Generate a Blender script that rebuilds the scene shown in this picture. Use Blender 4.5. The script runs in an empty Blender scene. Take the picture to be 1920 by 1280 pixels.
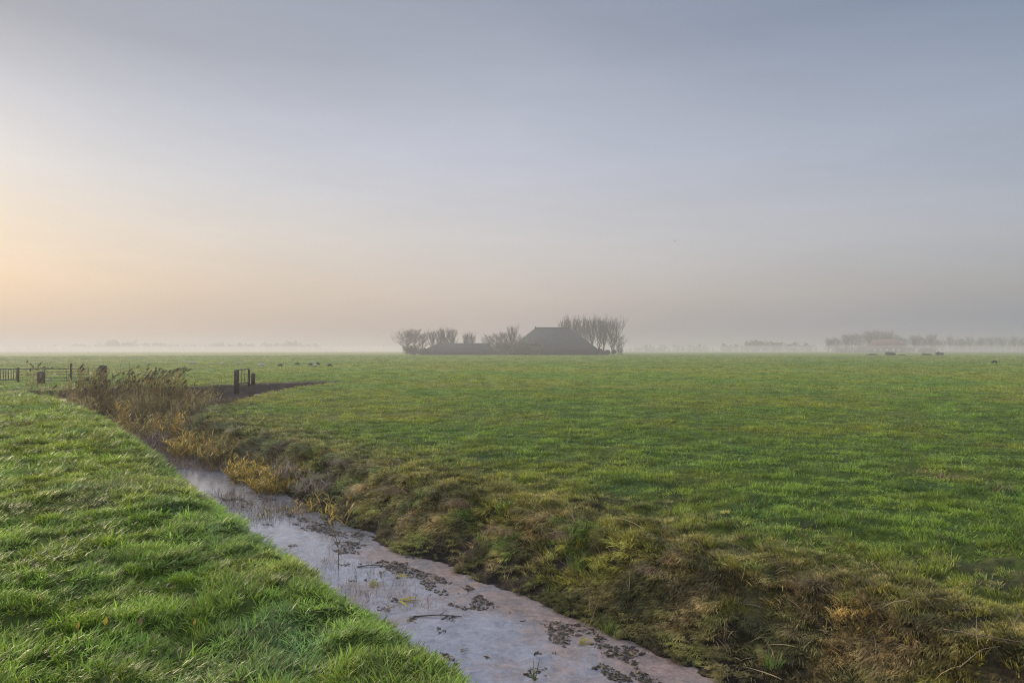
import bpy, math, random
import numpy as np
from mathutils import Vector, Matrix

# ------------------------------------------------------------------ scene, camera, world, sun
sc = bpy.context.scene
col = sc.collection
FPX = 1300.0            # focal length in pixels of the 1920 px wide photograph
HZ = 656.0              # image row of the true horizon
CAMH = 2.5              # eye height above the field

cd = bpy.data.cameras.new('camera')
cam = bpy.data.objects.new('camera', cd)
col.objects.link(cam)
cam.location = (0, 0, CAMH)
cam.rotation_euler = (math.radians(90), 0, 0)
cd.sensor_width = 36.0
cd.lens = 36.0 * FPX / 1920.0
cd.shift_y = (HZ - 640.0) / 1920.0
cd.clip_start = 0.1
cd.clip_end = 6000
sc.camera = cam

sc.view_settings.view_transform = 'Standard'
sc.view_settings.look = 'None'
sc.view_settings.exposure = 0.35
sc.view_settings.gamma = 1.0
sc.cycles.max_bounces = 6
sc.cycles.diffuse_bounces = 3
sc.cycles.glossy_bounces = 3
sc.cycles.transmission_bounces = 4
sc.cycles.volume_bounces = 2
sc.cycles.transparent_max_bounces = 6
sc.cycles.use_denoising = True
sc.cycles.denoising_prefilter = 'NONE'
sc.cycles.filter_width = 1.15
sc.cycles.sample_clamp_indirect = 4.0
sc.cycles.caustics_reflective = False
sc.cycles.caustics_refractive = False

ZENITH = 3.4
SUN_EL = math.radians(10.0)
SUN_AZ = math.radians(-50.0)      # from +Y, negative = left of the view


def lin(c):
    out = []
    for v in c:
        v = v / 255.0
        out.append(v / 12.92 if v <= 0.04045 else ((v + 0.055) / 1.055) ** 2.4)
    return out


def nn(nt, typ, **kw):
    n = nt.nodes.new(typ)
    for k, v in kw.items():
        setattr(n, k, v)
    return n


def math_node(nt, op, a, b=None, c=None, clamp=False):
    n = nt.nodes.new('ShaderNodeMath')
    n.operation = op
    n.use_clamp = clamp
    for i, v in enumerate((a, b, c)):
        if v is None:
            continue
        if isinstance(v, (int, float)):
            n.inputs[i].default_value = v
        else:
            nt.links.new(v, n.inputs[i])
    return n.outputs[0]


def mix_col(nt, fac, a, b, blend='MIX'):
    n = nt.nodes.new('ShaderNodeMix')
    n.data_type = 'RGBA'
    n.blend_type = blend
    for idx, v in ((0, fac), (6, a), (7, b)):
        if hasattr(v, 'links'):
            nt.links.new(v, n.inputs[idx])
        elif isinstance(v, (int, float)):
            n.inputs[idx].default_value = v
        else:
            n.inputs[idx].default_value = (v[0], v[1], v[2], 1)
    return n.outputs[2]


def ramp(nt, fac, stops, interp='LINEAR'):
    n = nt.nodes.new('ShaderNodeValToRGB')
    cr = n.color_ramp
    cr.interpolation = interp
    while len(cr.elements) < len(stops):
        cr.elements.new(0.5)
    for e, (p, c) in zip(cr.elements, stops):
        e.position = p
        e.color = (c[0], c[1], c[2], 1) if hasattr(c, '__len__') else (c, c, c, 1)
    nt.links.new(fac, n.inputs[0])
    return n.outputs[0]


world = bpy.data.worlds.new("World")
sc.world = world
world.use_nodes = True
wt = world.node_tree
wt.nodes.clear()
w_out = nn(wt, 'ShaderNodeOutputWorld')
w_bg = nn(wt, 'ShaderNodeBackground')
wt.links.new(w_bg.outputs[0], w_out.inputs[0])
tc = nn(wt, 'ShaderNodeTexCoord')
nrm = nn(wt, 'ShaderNodeVectorMath', operation='NORMALIZE')
wt.links.new(tc.outputs['Generated'], nrm.inputs[0])
sep = nn(wt, 'ShaderNodeSeparateXYZ')
wt.links.new(nrm.outputs[0], sep.inputs[0])
elev = math_node(wt, 'ARCSINE', sep.outputs[2])
elev = math_node(wt, 'MULTIPLY', elev, 2.0 / math.pi, clamp=True)       # 0 horizon .. 1 zenith
azim = math_node(wt, 'ARCTAN2', sep.outputs[0], sep.outputs[1])          # 0 ahead, + right
# how far round from the sunset glow the direction lies, 0..pi
daz = math_node(wt, 'SUBTRACT', azim, math.radians(-42.0))
daz = math_node(wt, 'COSINE', daz)
daz = math_node(wt, 'ARCCOSINE', daz)
daz = math_node(wt, 'MULTIPLY', daz, 1 / math.pi)                         # 0..1
D = 90.0
# colour of the twilight air by height, towards, beside and away from the glow
glow = ramp(wt, elev, [(0.0, lin((190, 172, 160))), (1.4 / D, lin((204, 183, 166))), (5 / D, lin((232, 210, 186))),
                       (9 / D, lin((228, 218, 206))), (12.5 / D, lin((221, 221, 223))),
                       (17.5 / D, lin((196, 201, 212))), (22 / D, lin((160, 166, 179))), (45 / D, lin((178, 188, 205))), (1.0, lin((190, 200, 215)))])
mid = ramp(wt, elev, [(0.0, lin((168, 158, 158))), (1.4 / D, lin((181, 168, 166))), (4.2 / D, lin((205, 194, 186))),
                      (9 / D, lin((211, 208, 209))), (15.5 / D, lin((195, 199, 214))),
                      (27 / D, lin((152, 160, 178))), (45 / D, lin((175, 186, 205))), (1.0, lin((190, 200, 215)))])
away = ramp(wt, elev, [(0.0, lin((136, 143, 157))), (2.0 / D, lin((143, 150, 163))), (4.2 / D, lin((166, 166, 168))),
                       (8 / D, lin((179, 183, 192))), (13 / D, lin((167, 176, 193))),
                       (19 / D, lin((150, 162, 182))), (24 / D, lin((124, 140, 165))), (45 / D, lin((168, 180, 202))), (1.0, lin((190, 200, 215)))])
f1 = math_node(wt, 'DIVIDE', daz, 42.0 / 180.0, clamp=True)
f2 = math_node(wt, 'DIVIDE', math_node(wt, 'SUBTRACT', daz, 42.0 / 180.0), 38.0 / 180.0, clamp=True)
air = mix_col(wt, f1, glow, mid)
air = mix_col(wt, f2, air, away)
sky = nn(wt, 'ShaderNodeTexSky', sky_type='NISHITA')
sky.sun_disc = False
sky.sun_elevation = SUN_EL
sky.sun_rotation = SUN_AZ
sky.air_density = 1.4
sky.dust_density = 3.0
# faint high cloud: thin slanting streaks
cmap = nn(wt, 'ShaderNodeMapping'); cmap.inputs['Rotation'].default_value = (0, math.radians(24), math.radians(20)); cmap.inputs['Scale'].default_value = (1.2, 1.2, 7.0)
wt.links.new(nrm.outputs[0], cmap.inputs['Vector'])
cno = nn(wt, 'ShaderNodeTexNoise'); cno.inputs['Scale'].default_value = 2.2; cno.inputs['Detail'].default_value = 6; cno.inputs['Roughness'].default_value = 0.6
wt.links.new(cmap.outputs[0], cno.inputs['Vector'])
cst = ramp(wt, cno.outputs[0], [(0.35, 0.965), (0.55, 1.0), (0.75, 1.05)])
sk = mix_col(wt, 1.0, sky.outputs[0], (0.08, 0.08, 0.08), 'MULTIPLY')
air = mix_col(wt, 0.08, air, sk)
air = mix_col(wt, 1.0, air, cst, 'MULTIPLY')
wt.links.new(air, w_bg.inputs[0])
# unseen sky overhead is boosted well above the visible band to brighten the ground
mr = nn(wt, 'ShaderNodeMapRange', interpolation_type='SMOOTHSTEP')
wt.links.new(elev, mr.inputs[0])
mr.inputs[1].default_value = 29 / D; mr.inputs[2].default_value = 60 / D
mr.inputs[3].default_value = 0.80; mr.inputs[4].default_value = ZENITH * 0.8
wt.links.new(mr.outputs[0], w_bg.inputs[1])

sl = bpy.data.lights.new('sun', 'SUN')
sun = bpy.data.objects.new('sun', sl)
col.objects.link(sun)
sl.energy = 4.8
sl.angle = math.radians(10)
sl.color = (1.0, 0.80, 0.60)
sd = Vector((math.sin(SUN_AZ) * math.cos(SUN_EL), math.cos(SUN_AZ) * math.cos(SUN_EL), math.sin(SUN_EL)))
sun.rotation_euler = sd.to_track_quat('Z', 'Y').to_euler()
sun.location = (-60, 60, 30)

rng = np.random.default_rng(7)
random.seed(7)


# ------------------------------------------------------------------ helpers
def at(px, py, z=0.0):
    """the spot of the place seen at a pixel of the photograph, at height z"""
    Y = FPX * (CAMH - z) / (py - HZ)
    return ((px - 960.0) / FPX * Y, Y)


def xat(px, Y):
    return (px - 960.0) / FPX * Y


def zat(py, Y):
    return CAMH + (HZ - py) * Y / FPX


def tag(o, label=None, cat=None, group=None, kind=None):
    if label: o['label'] = label
    if cat: o['category'] = cat
    if group: o['group'] = group
    if kind: o['kind'] = kind
    return o


def thing(name, label, cat, loc=(0, 0, 0), rz=0.0, group=None):
    o = bpy.data.objects.new(name, None)
    o.empty_display_size = 0.3
    col.objects.link(o)
    o.location = loc
    o.rotation_euler = (0, 0, rz)
    return tag(o, label, cat, group)


def make_mesh(name, V, faces, mat=None, smooth=False, attrs=None):
    """faces: list of integer arrays (n,3) or (n,4)"""
    me = bpy.data.meshes.new(name)
    V = np.asarray(V, dtype=np.float32).reshape(-1, 3)
    if not isinstance(faces, (list, tuple)):
        faces = [faces]
    faces = [np.asarray(f, dtype=np.int32) for f in faces if len(f)]
    loops = np.concatenate([f.ravel() for f in faces]) if faces else np.zeros(0, np.int32)
    tot = np.concatenate([np.full(len(f), f.shape[1], np.int32) for f in faces]) if faces else np.zeros(0, np.int32)
    start = np.concatenate([[0], np.cumsum(tot)[:-1]]).astype(np.int32) if len(tot) else tot
    me.vertices.add(len(V))
    me.vertices.foreach_set('co', V.ravel())
    me.loops.add(len(loops))
    me.loops.foreach_set('vertex_index', loops)
    me.polygons.add(len(tot))
    me.polygons.foreach_set('loop_start', start)
    me.polygons.foreach_set('loop_total', tot)
    if smooth:
        me.polygons.foreach_set('use_smooth', np.ones(len(tot), bool))
    me.update(calc_edges=True)
    if attrs:
        for k, (typ, arr) in attrs.items():
            a = me.attributes.new(k, typ, 'POINT')
            arr = np.asarray(arr, np.float32)
            if typ == 'FLOAT_COLOR':
                if arr.shape[1] == 3:
                    arr = np.concatenate([arr, np.ones((len(arr), 1), np.float32)], 1)
                a.data.foreach_set('color', arr.ravel())
            elif typ == 'FLOAT_VECTOR':
                a.data.foreach_set('vector', arr.ravel())
            else:
                a.data.foreach_set('value', arr.ravel())
    if mat:
        me.materials.append(mat)
    return me


def link(name, me, parent=None):
    o = bpy.data.objects.new(name, me)
    col.objects.link(o)
    if parent is not None:
        o.parent = parent
    return o


class MB:
    """collects shapes for ONE mesh"""
    def __init__(s):
        s.v = []; s.q = []; s.t = []; s.n = 0; s.a = []

    def add(s, V, quads=(), tris=(), var=0.5):
        V = np.asarray(V, float).reshape(-1, 3)
        if len(quads): s.q.append(np.asarray(quads, int) + s.n)
        if len(tris): s.t.append(np.asarray(tris, int) + s.n)
        s.v.append(V); s.a.append(np.full(len(V), var)); s.n += len(V)

    def box(s, x0, x1, y0, y1, z0, z1, var=0.5, bev=0.0):
        b = bev
        if b <= 0:
            V = [(x, y, z) for z in (z0, z1) for y in (y0, y1) for x in (x0, x1)]
            s.add(V, [(0, 2, 3, 1), (4, 5, 7, 6), (0, 1, 5, 4), (2, 6, 7, 3), (0, 4, 6, 2), (1, 3, 7, 5)], var=var)
        else:
            V = []
            for z, i in ((z0, 0), (z1 - b, 0), (z1, b)):
                V += [(x0 + i, y0 + i, z), (x1 - i, y0 + i, z), (x1 - i, y1 - i, z), (x0 + i, y1 - i, z)]
            q = [(0, 3, 2, 1), (8, 9, 10, 11)]
            for k in (0, 4):
                for j in range(4):
                    q.append((k + j, k + (j + 1) % 4, k + 4 + (j + 1) % 4, k + 4 + j))
            s.add(V, q, var=var)

    def tube(s, P, R, sides=6, var=0.5):
        P = np.asarray(P, float); n = len(P)
        R = np.broadcast_to(np.asarray(R, float), (n,))
        T = np.gradient(P, axis=0)
        T /= np.linalg.norm(T, axis=1)[:, None] + 1e-9
        ref = np.array([0.31, 0.22, 0.93]) if abs(T[0][2]) < 0.8 else np.array([0.97, 0.2, 0.1])
        U = np.cross(T, ref); U /= np.linalg.norm(U, axis=1)[:, None] + 1e-9
        W = np.cross(T, U)
        a = np.linspace(0, 2 * np.pi, sides, endpoint=False)
        V = (P[:, None] + R[:, None, None] * (np.cos(a)[None, :, None] * U[:, None] + np.sin(a)[None, :, None] * W[:, None])).reshape(-1, 3)
        q = []
        for k in range(n - 1):
            for j in range(sides):
                j2 = (j + 1) % sides
                q.append((k * sides + j, k * sides + j2, (k + 1) * sides + j2, (k + 1) * sides + j))
        base = len(V)
        V = np.concatenate([V, P[:1], P[-1:]])
        t = []
        for j in range(sides):
            j2 = (j + 1) % sides
            t.append((base, j2, j)); t.append((base + 1, (n - 1) * sides + j, (n - 1) * sides + j2))
        s.add(V, q, t, var)

    def ribbon(s, P, Wd, side, var=0.5):
        """flat leaf: points P, half widths Wd, side vector"""
        P = np.asarray(P, float); n = len(P)
        side = np.asarray(side, float)
        V = np.concatenate([P - side * np.asarray(Wd)[:, None], P + side * np.asarray(Wd)[:, None]])
        s.add(V, [(k, k + 1, n + k + 1, n + k) for k in range(n - 1)], var=var)

    def mesh(s, name, mat, smooth=False):
        f = []
        if s.q: f.append(np.concatenate(s.q))
        if s.t: f.append(np.concatenate(s.t))
        return make_mesh(name, np.concatenate(s.v), f, mat, smooth, {'var': ('FLOAT', np.concatenate(s.a))})

    def build(s, name, mat, parent=None, smooth=False):
        return link(name, s.mesh(name, mat, smooth), parent)


def dup(root, loc, rz, scale, label=None):
    r = root.copy(); col.objects.link(r)
    r.location = loc; r.rotation_euler = (0, 0, rz); r.scale = scale
    if label: r['label'] = label
    for ch in list(root.children):
        c = ch.copy(); col.objects.link(c); c.parent = r
    return r


# smooth value noise ---------------------------------------------------------
_tab = np.random.default_rng(11).random((256, 256)).astype(np.float64)


def vnoise(x, y):
    xi = np.floor(x).astype(np.int64); yi = np.floor(y).astype(np.int64)
    fx = x - xi; fy = y - yi
    fx = fx * fx * (3 - 2 * fx); fy = fy * fy * (3 - 2 * fy)
    a = _tab[xi & 255, yi & 255]; b = _tab[(xi + 1) & 255, yi & 255]
    c = _tab[xi & 255, (yi + 1) & 255]; d = _tab[(xi + 1) & 255, (yi + 1) & 255]
    return (a + (b - a) * fx) * (1 - fy) + (c + (d - c) * fx) * fy


def fbm(x, y, f=1.0, o=3, seed=0.0):
    s = 0; amp = 1; tot = 0
    for k in range(o):
        ang = 0.7 * k + 0.3
        xr = (x * math.cos(ang) - y * math.sin(ang)) * f + seed * 17.3 + 31.7 * k
        yr = (x * math.sin(ang) + y * math.cos(ang)) * f + seed * 9.1 + 11.9 * k
        s = s + amp * vnoise(xr, yr); tot += amp
        amp *= 0.5; f *= 2.03
    return s / tot          # 0..1


def sm(a, b, x):
    t = np.clip((x - a) / (b - a), 0, 1)
    return t * t * (3 - 2 * t)


# ------------------------------------------------------------------ the lie of the land
CT, ST = 0.809, 0.588        # the ditch runs 36 degrees left of the view
WATER = -0.9


def to_ps(x, y):
    return CT * x + ST * y, -ST * x + CT * y


def to_xy(p, s):
    return CT * p - ST * s, ST * p + CT * s


EDGE_S = [-60, 3, 7, 10.5, 18, 24, 28, 33, 36.7, 41.7, 46.5, 50.0, 52.0, 60]
EDGE_P = [7.05, 6.95, 6.75, 6.4, 6.2, 5.95, 5.8, 7.4, 9.6, 12.4, 15.6, 18.8, 21.5, 22]


def edge_p(s, x, y):
    return np.interp(s, EDGE_S, EDGE_P) + (fbm(x, y, 0.45, 3, 5) - 0.5) * 0.5


def height(x, y):
    p, s = to_ps(x, y)
    r = np.hypot(x, y)
    pe = edge_p(s, x, y)
    crest = 1.92 - 1.3 * sm(22, 42, s) + (fbm(x, y, 0.35, 2, 9) - 0.5) * 0.22
    hl = 0.68 * (1 - sm(29, 50, s)) * (1 - sm(14, 40, -p))
    bottom = -1.25 + 0.47 * np.maximum(sm(7.5, 9.5, p), sm(30, 36, s))
    dL = p - crest
    zL = hl - (hl - bottom) * sm(-0.15, 1.6, dL)
    dR = pe - p
    wR = np.interp(s, [-60, 26, 40, 60], [2.1, 2.1, 2.6, 2.6])
    tR = np.clip((dR + 0.35) / wR, 0, 1)
    zR = bottom * (0.12 * sm(-0.05, 0.14, dR) + 0.88 * (0.35 * tR + 0.65 * tR * tR * (3 - 2 * tR)))
    dF = 52.0 + (fbm(x, y, 0.3, 2, 3) - 0.5) * 1.0 - s
    zF = bottom * sm(-0.2, 1.1, dF)
    z = np.maximum(np.maximum(zL, zR), zF)
    # tussocks and hoof marks
    nearf = np.exp(-r / 90.0)
    inv = sm(3.2, 1.6, p) if False else np.where(p < crest, 1.0, np.clip(1 - (p - crest) / 1.2, 0, 1))
    onfield = np.clip((p - pe + 0.2) / 0.8, 0, 1)
    bank = np.clip(1 - inv - onfield, 0, 1)
    t1 = fbm(x, y, 3.3, 3, 1)
    tv = (sm(0.30, 0.72, t1) - 0.5) * 0.075 + (fbm(x, y, 0.7, 2, 2) - 0.5) * 0.06
    t2 = fbm(x, y, 3.1, 3, 21)
    edgezone = np.exp(-np.clip(p - pe, 0, 50) / 1.6) * (s < 60)
    tf = (sm(0.3, 0.7, t2) - 0.5) * (0.055 + 0.09 * edgezone) + (fbm(x, y, 0.5, 2, 8) - 0.5) * (0.07 + 0.12 * edgezone)
    pit = sm(0.66, 0.80, fbm(x, y, 2.2, 2, 33))
    tf = tf - pit * (0.035 + 0.08 * edgezone)
    tb = ((fbm(x, y, 4.2, 3, 14) - 0.5) * 0.20 + (fbm(x, y, 1.1, 2, 15) - 0.5) * 0.05) * (z > -1.05)
    # shallow drain across the field
    dd = drain_dist(x, y)
    tf = tf - 0.07 * np.exp(-(dd / 0.45) ** 2)
    z = z + nearf * (tv * inv * (s < 55) + tf * np.maximum(onfield, (s > 53) * 1.0) + tb * bank * (s < 53))
    return z


def drain_dist(x, y):
    # straw-coloured line that crosses the field from left to right
    yy = np.interp(x, [-12, -9.7, 10.8, 25.5, 60], [54, 52.4, 41.1, 34.6, 21])
    return np.abs(y - yy) * 0.88 + (x < -11) * 9


# ground sheet: one polar grid, split into named regions
az_d = np.radians(np.linspace(-60, 60, 880))
az_b = np.radians(np.linspace(60, 300, 62)[1:-1])
AZ = np.concatenate([az_d, az_b])
nA = len(AZ)
r1 = np.exp(np.arange(math.log(1.0), math.log(60), 0.0092))
r2 = np.exp(np.arange(math.log(60.6), math.log(2000), 0.022))
RR = np.concatenate([r1, r2, [2050.0]])
nR = len(RR)
A2, R2 = np.meshgrid(AZ, RR)
GX = (np.sin(A2) * R2).ravel(); GY = (np.cos(A2) * R2).ravel()
GZ = height(GX, GY)
gp, gs = to_ps(GX, GY)
gpe = edge_p(gs, GX, GY)

# true colours of soil and turf
def turf_colour(x, y):
    p, s = to_ps(x, y)
    pe = edge_p(s, x, y)
    r = np.hypot(x, y)
    n1 = fbm(x, y, 0.16, 3, 41)[:, None]; n2 = fbm(x, y, 0.9, 3, 42)[:, None]; n3 = fbm(x, y, 0.03, 3, 43)[:, None]
    lush = np.array([0.150, 0.232, 0.026]); olive = np.array([0.205, 0.240, 0.024]); yel = np.array([0.29, 0.255, 0.034])
    straw = np.array([0.24, 0.17, 0.075]); deep = np.array([0.060, 0.145, 0.024])
    c = lush + (olive - lush) * sm(0.35, 0.65, n1)
    c = c + (deep - c) * sm(0.58, 0.80, n2) * 0.55
    c = c + (yel - c) * sm(0.52, 0.78, fbm(x, y, 0.45, 3, 47))[:, None] * 0.35
    c = c + (yel - c) * (sm(0.5, 0.75, n3) * 0.35)
    ez = np.exp(-np.clip(p - pe, 0, 60) / 1.0)[:, None] * (p > 4)[:, None] * (s < 50)[:, None]
    c = c + (yel * 0.75 + straw * 0.25 - c) * np.clip(ez * 1.3, 0, 1) * 0.75
    dd = drain_dist(x, y)
    st = np.exp(-(dd / 0.35) ** 2) * sm(0.32, 0.6, fbm(x, y, 0.12, 2, 50))
    c = c + (straw - c) * st[:, None] * 0.8
    return c


gc = turf_colour(GX, GY)
soil = np.array([0.030, 0.022, 0.015])
mud = np.array([0.045, 0.032, 0.020])
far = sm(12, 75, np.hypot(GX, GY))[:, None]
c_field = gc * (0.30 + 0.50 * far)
c_verge = gc * 0.22
patch = sm(0.60, 0.74, fbm(GX, GY, 1.3, 3, 61))[:, None] * np.exp(-np.clip(gp - gpe, 0, 60) / 3.0)[:, None]
c_field = c_field + (soil - c_field) * patch
c_bank = soil + (np.array([0.11, 0.095, 0.035]) - soil) * sm(0.35, 0.7, fbm(GX, GY, 1.6, 3, 63))[:, None]
basin = sm(26, 31, gs) * (gs < 54)
wet = sm(-0.62, -0.82, GZ)[:, None]
c_bank = c_bank + (np.array([0.018, 0.013, 0.009]) - c_bank) * wet
c_bank = c_bank + (mud - c_bank) * basin[:, None]
w_bank = np.clip((gpe - gp + 0.25) / 0.35, 0, 1)[:, None] * (gp > 2.6)[:, None] * (gs < 52.3)[:, None]
GC = np.where(((gp < 2.6) & (gs < 50) & (gp > -60))[:, None], c_verge, c_field)
GC = GC + (c_bank - GC) * w_bank
# trampled mud round the watering place
tr = np.exp(-(np.hypot((gp - 17.5) / 4.0, (gs - 52.6) / 1.3)) ** 2 * 0.9)[:, None]
GC = GC + (mud - GC) * np.clip(tr * 1.4, 0, 1)


def mat_ground(name, bump, fine, rough=0.9):
    m = bpy.data.materials.new(name); m.use_nodes = True
    nt = m.node_tree; b = nt.nodes['Principled BSDF']
    a = nn(nt, 'ShaderNodeAttribute', attribute_name='base')
    geo = nn(nt, 'ShaderNodeNewGeometry')
    n1 = nn(nt, 'ShaderNodeTexNoise'); n1.inputs['Scale'].default_value = fine; n1.inputs['Detail'].default_value = 6
    n1.inputs['Roughness'].default_value = 0.7
    nt.links.new(geo.outputs['Position'], n1.inputs['Vector'])
    n2 = nn(nt, 'ShaderNodeTexNoise'); n2.inputs['Scale'].default_value = fine * 0.13; n2.inputs['Detail'].default_value = 5
    nt.links.new(geo.outputs['Position'], n2.inputs['Vector'])
    v1 = ramp(nt, n1.outputs[0], [(0.3, 0.55), (0.7, 1.45)])
    v2 = ramp(nt, n2.outputs[0], [(0.32, 0.72), (0.68, 1.28)])
    c = mix_col(nt, 1.0, a.outputs['Color'], v1, 'MULTIPLY')
    c = mix_col(nt, 1.0, c, v2, 'MULTIPLY')
    nt.links.new(c, b.inputs['Base Color'])
    b.inputs['Roughness'].default_value = rough
    b.inputs['Specular IOR Level'].default_value = 0.15
    bp = nn(nt, 'ShaderNodeBump'); bp.inputs['Strength'].default_value = 0.8; bp.inputs['Distance'].default_value = bump
    nt.links.new(n1.outputs[0], bp.inputs['Height'])
    nt.links.new(bp.outputs[0], b.inputs['Normal'])
    return m


M_field = mat_ground('turf_soil', 0.06, 9.0)
M_verge = mat_ground('verge_soil', 0.05, 12.0)
M_bank = mat_ground('bank_soil', 0.08, 16.0, 0.8)

idx = np.arange(nR * nA).reshape(nR, nA)
nxt = np.roll(idx, -1, axis=1)
Q = np.stack([idx[:-1], idx[1:], nxt[1:], nxt[:-1]], -1).reshape(-1, 4)
qp = gp[Q].mean(1); qs = gs[Q].mean(1); qe = gpe[Q].mean(1)
is_bank = (qp > 2.5 - 1.3 * sm(22, 42, qs)) & (qp < qe + 0.15) & (qs < 52.4) & (qs > -40)
is_verge = (~is_bank) & (qp <= 2.5) & (qs < 50) & (qp > -60)
is_field = ~(is_bank | is_verge)
GV = np.stack([GX, GY, GZ], 1)


def region(name, mask, mat, extra=False):
    q = Q[mask]
    used = np.unique(q)
    remap = np.zeros(len(GV), np.int64); remap[used] = np.arange(len(used))
    V = GV[used]; C = GC[used]; faces = [remap[q]]
    if extra:
        c = len(V)
        V = np.concatenate([V, [[0, 0, float(GZ[:nA].mean())]]]); C = np.concatenate([C, GC[:1]])
        ring = remap[idx[0]]
        faces.append(np.stack([ring, remap[nxt[0]], np.full(nA, c)], 1))
    me = make_mesh(name, V, faces, mat, True, {'base': ('FLOAT_COLOR', C)})
    o = link(name, me)
    return tag(o, kind='structure')


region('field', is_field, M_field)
region('verge', is_verge, M_verge, True)
region('ditch_bank', is_bank, M_bank)

# ------------------------------------------------------------------ water in the ditch
def mat_water():
    m = bpy.data.materials.new('ditch_water'); m.use_nodes = True
    nt = m.node_tree; b = nt.nodes['Principled BSDF']
    geo = nn(nt, 'ShaderNodeNewGeometry')
    mp = nn(nt, 'ShaderNodeMapping'); mp.inputs['Rotation'].default_value = (0, 0, math.radians(-36)); 
    nt.links.new(geo.outputs['Position'], mp.inputs['Vector'])
    big = nn(nt, 'ShaderNodeTexNoise'); big.inputs['Scale'].default_value = 0.9; big.inputs['Detail'].default_value = 7
    big.inputs['Roughness'].default_value = 0.68; big.inputs['Distortion'].default_value = 0.6
    nt.links.new(geo.outputs['Position'], big.inputs['Vector'])
    fine = nn(nt, 'ShaderNodeTexNoise'); fine.inputs['Scale'].default_value = 16; fine.inputs['Detail'].default_value = 8
    fine.inputs['Roughness'].default_value = 0.8; fine.inputs['Distortion'].default_value = 1.2
    nt.links.new(geo.outputs['Position'], fine.inputs['Vector'])
    a = nn(nt, 'ShaderNodeAttribute', attribute_name='film')
    v = math_node(nt, 'MULTIPLY_ADD', big.outputs[0], 1.3, a.outputs['Fac'])
    v = math_node(nt, 'MULTIPLY_ADD', fine.outputs[0], 0.9, v)
    v = math_node(nt, 'MULTIPLY', v, 0.6)
    film = ramp(nt, v, [(0.635, 0.0), (0.68, 0.6), (0.78, 1.0)])
    v2 = ramp(nt, fine.outputs[0], [(0.38, (0.11, 0.075, 0.06)), (0.60, (0.29, 0.205, 0.17))])
    mot = nn(nt, 'ShaderNodeTexNoise'); mot.inputs['Scale'].default_value = 6.0; mot.inputs['Detail'].default_value = 7; mot.inputs['Roughness'].default_value = 0.75; mot.inputs['Distortion'].default_value = 0.8
    nt.links.new(geo.outputs['Position'], mot.inputs['Vector'])
    c = mix_col(nt, film, (0.34, 0.34, 0.375), v2)
    c = mix_col(nt, 1.0, c, ramp(nt, mot.outputs[0], [(0.36, (0.62, 0.64, 0.68)), (0.5, (0.95, 0.93, 0.93)), (0.66, (1.25, 1.2, 1.17))]), 'MULTIPLY')
    nt.links.new(c, b.inputs['Base Color'])
    rg = mix_col(nt, film, (0.06,) * 3, (0.42,) * 3)
    nt.links.new(rg, b.inputs['Roughness'])
    b.inputs['IOR'].default_value = 1.8
    mt = mix_col(nt, film, (0.50,) * 3, (0.04,) * 3)
    nt.links.new(mt, b.inputs['Metallic'])
    bp = nn(nt, 'ShaderNodeBump'); bp.inputs['Strength'].default_value = 0.25; bp.inputs['Distance'].default_value = 0.006
    nt.links.new(fine.outputs[0], bp.inputs['Height'])
    nt.links.new(bp.outputs[0], b.inputs['Normal'])
    return m


wp = np.linspace(2.4, 21, 90); ws = np.linspace(-14, 52.2, 260)
WP, WS = np.meshgrid(wp, ws)
wx, wy = to_xy(WP.ravel(), WS.ravel())
wpe = edge_p(WS.ravel(), wx, wy)
film = 0.20 * sm(-1.9, -1.35, WP.ravel() - wpe) - 0.26 * sm(8, 16, WS.ravel())
film = film - 0.02 + 0.06 * (fbm(wx, wy, 0.5, 2, 71) - 0.5)
wi = np.arange(len(wx)).reshape(len(ws), len(wp))
wq = np.stack([wi[:-1, :-1], wi[:-1, 1:], wi[1:, 1:], wi[1:, :-1]], -1).reshape(-1, 4)
hz = height(wx, wy)
keep = (hz[wq].min(1) < WATER + 0.25) & (WP.ravel()[wq].max(1) < edge_p(WS.ravel(), wx, wy)[wq].max(1) - 0.1)
wq = wq[keep]
me = make_mesh('water', np.stack([wx, wy, np.full(len(wx), WATER)], 1), [wq], mat_water(), True, {'film': ('FLOAT', film)})
tag(link('water', me), kind='structure')


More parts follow.
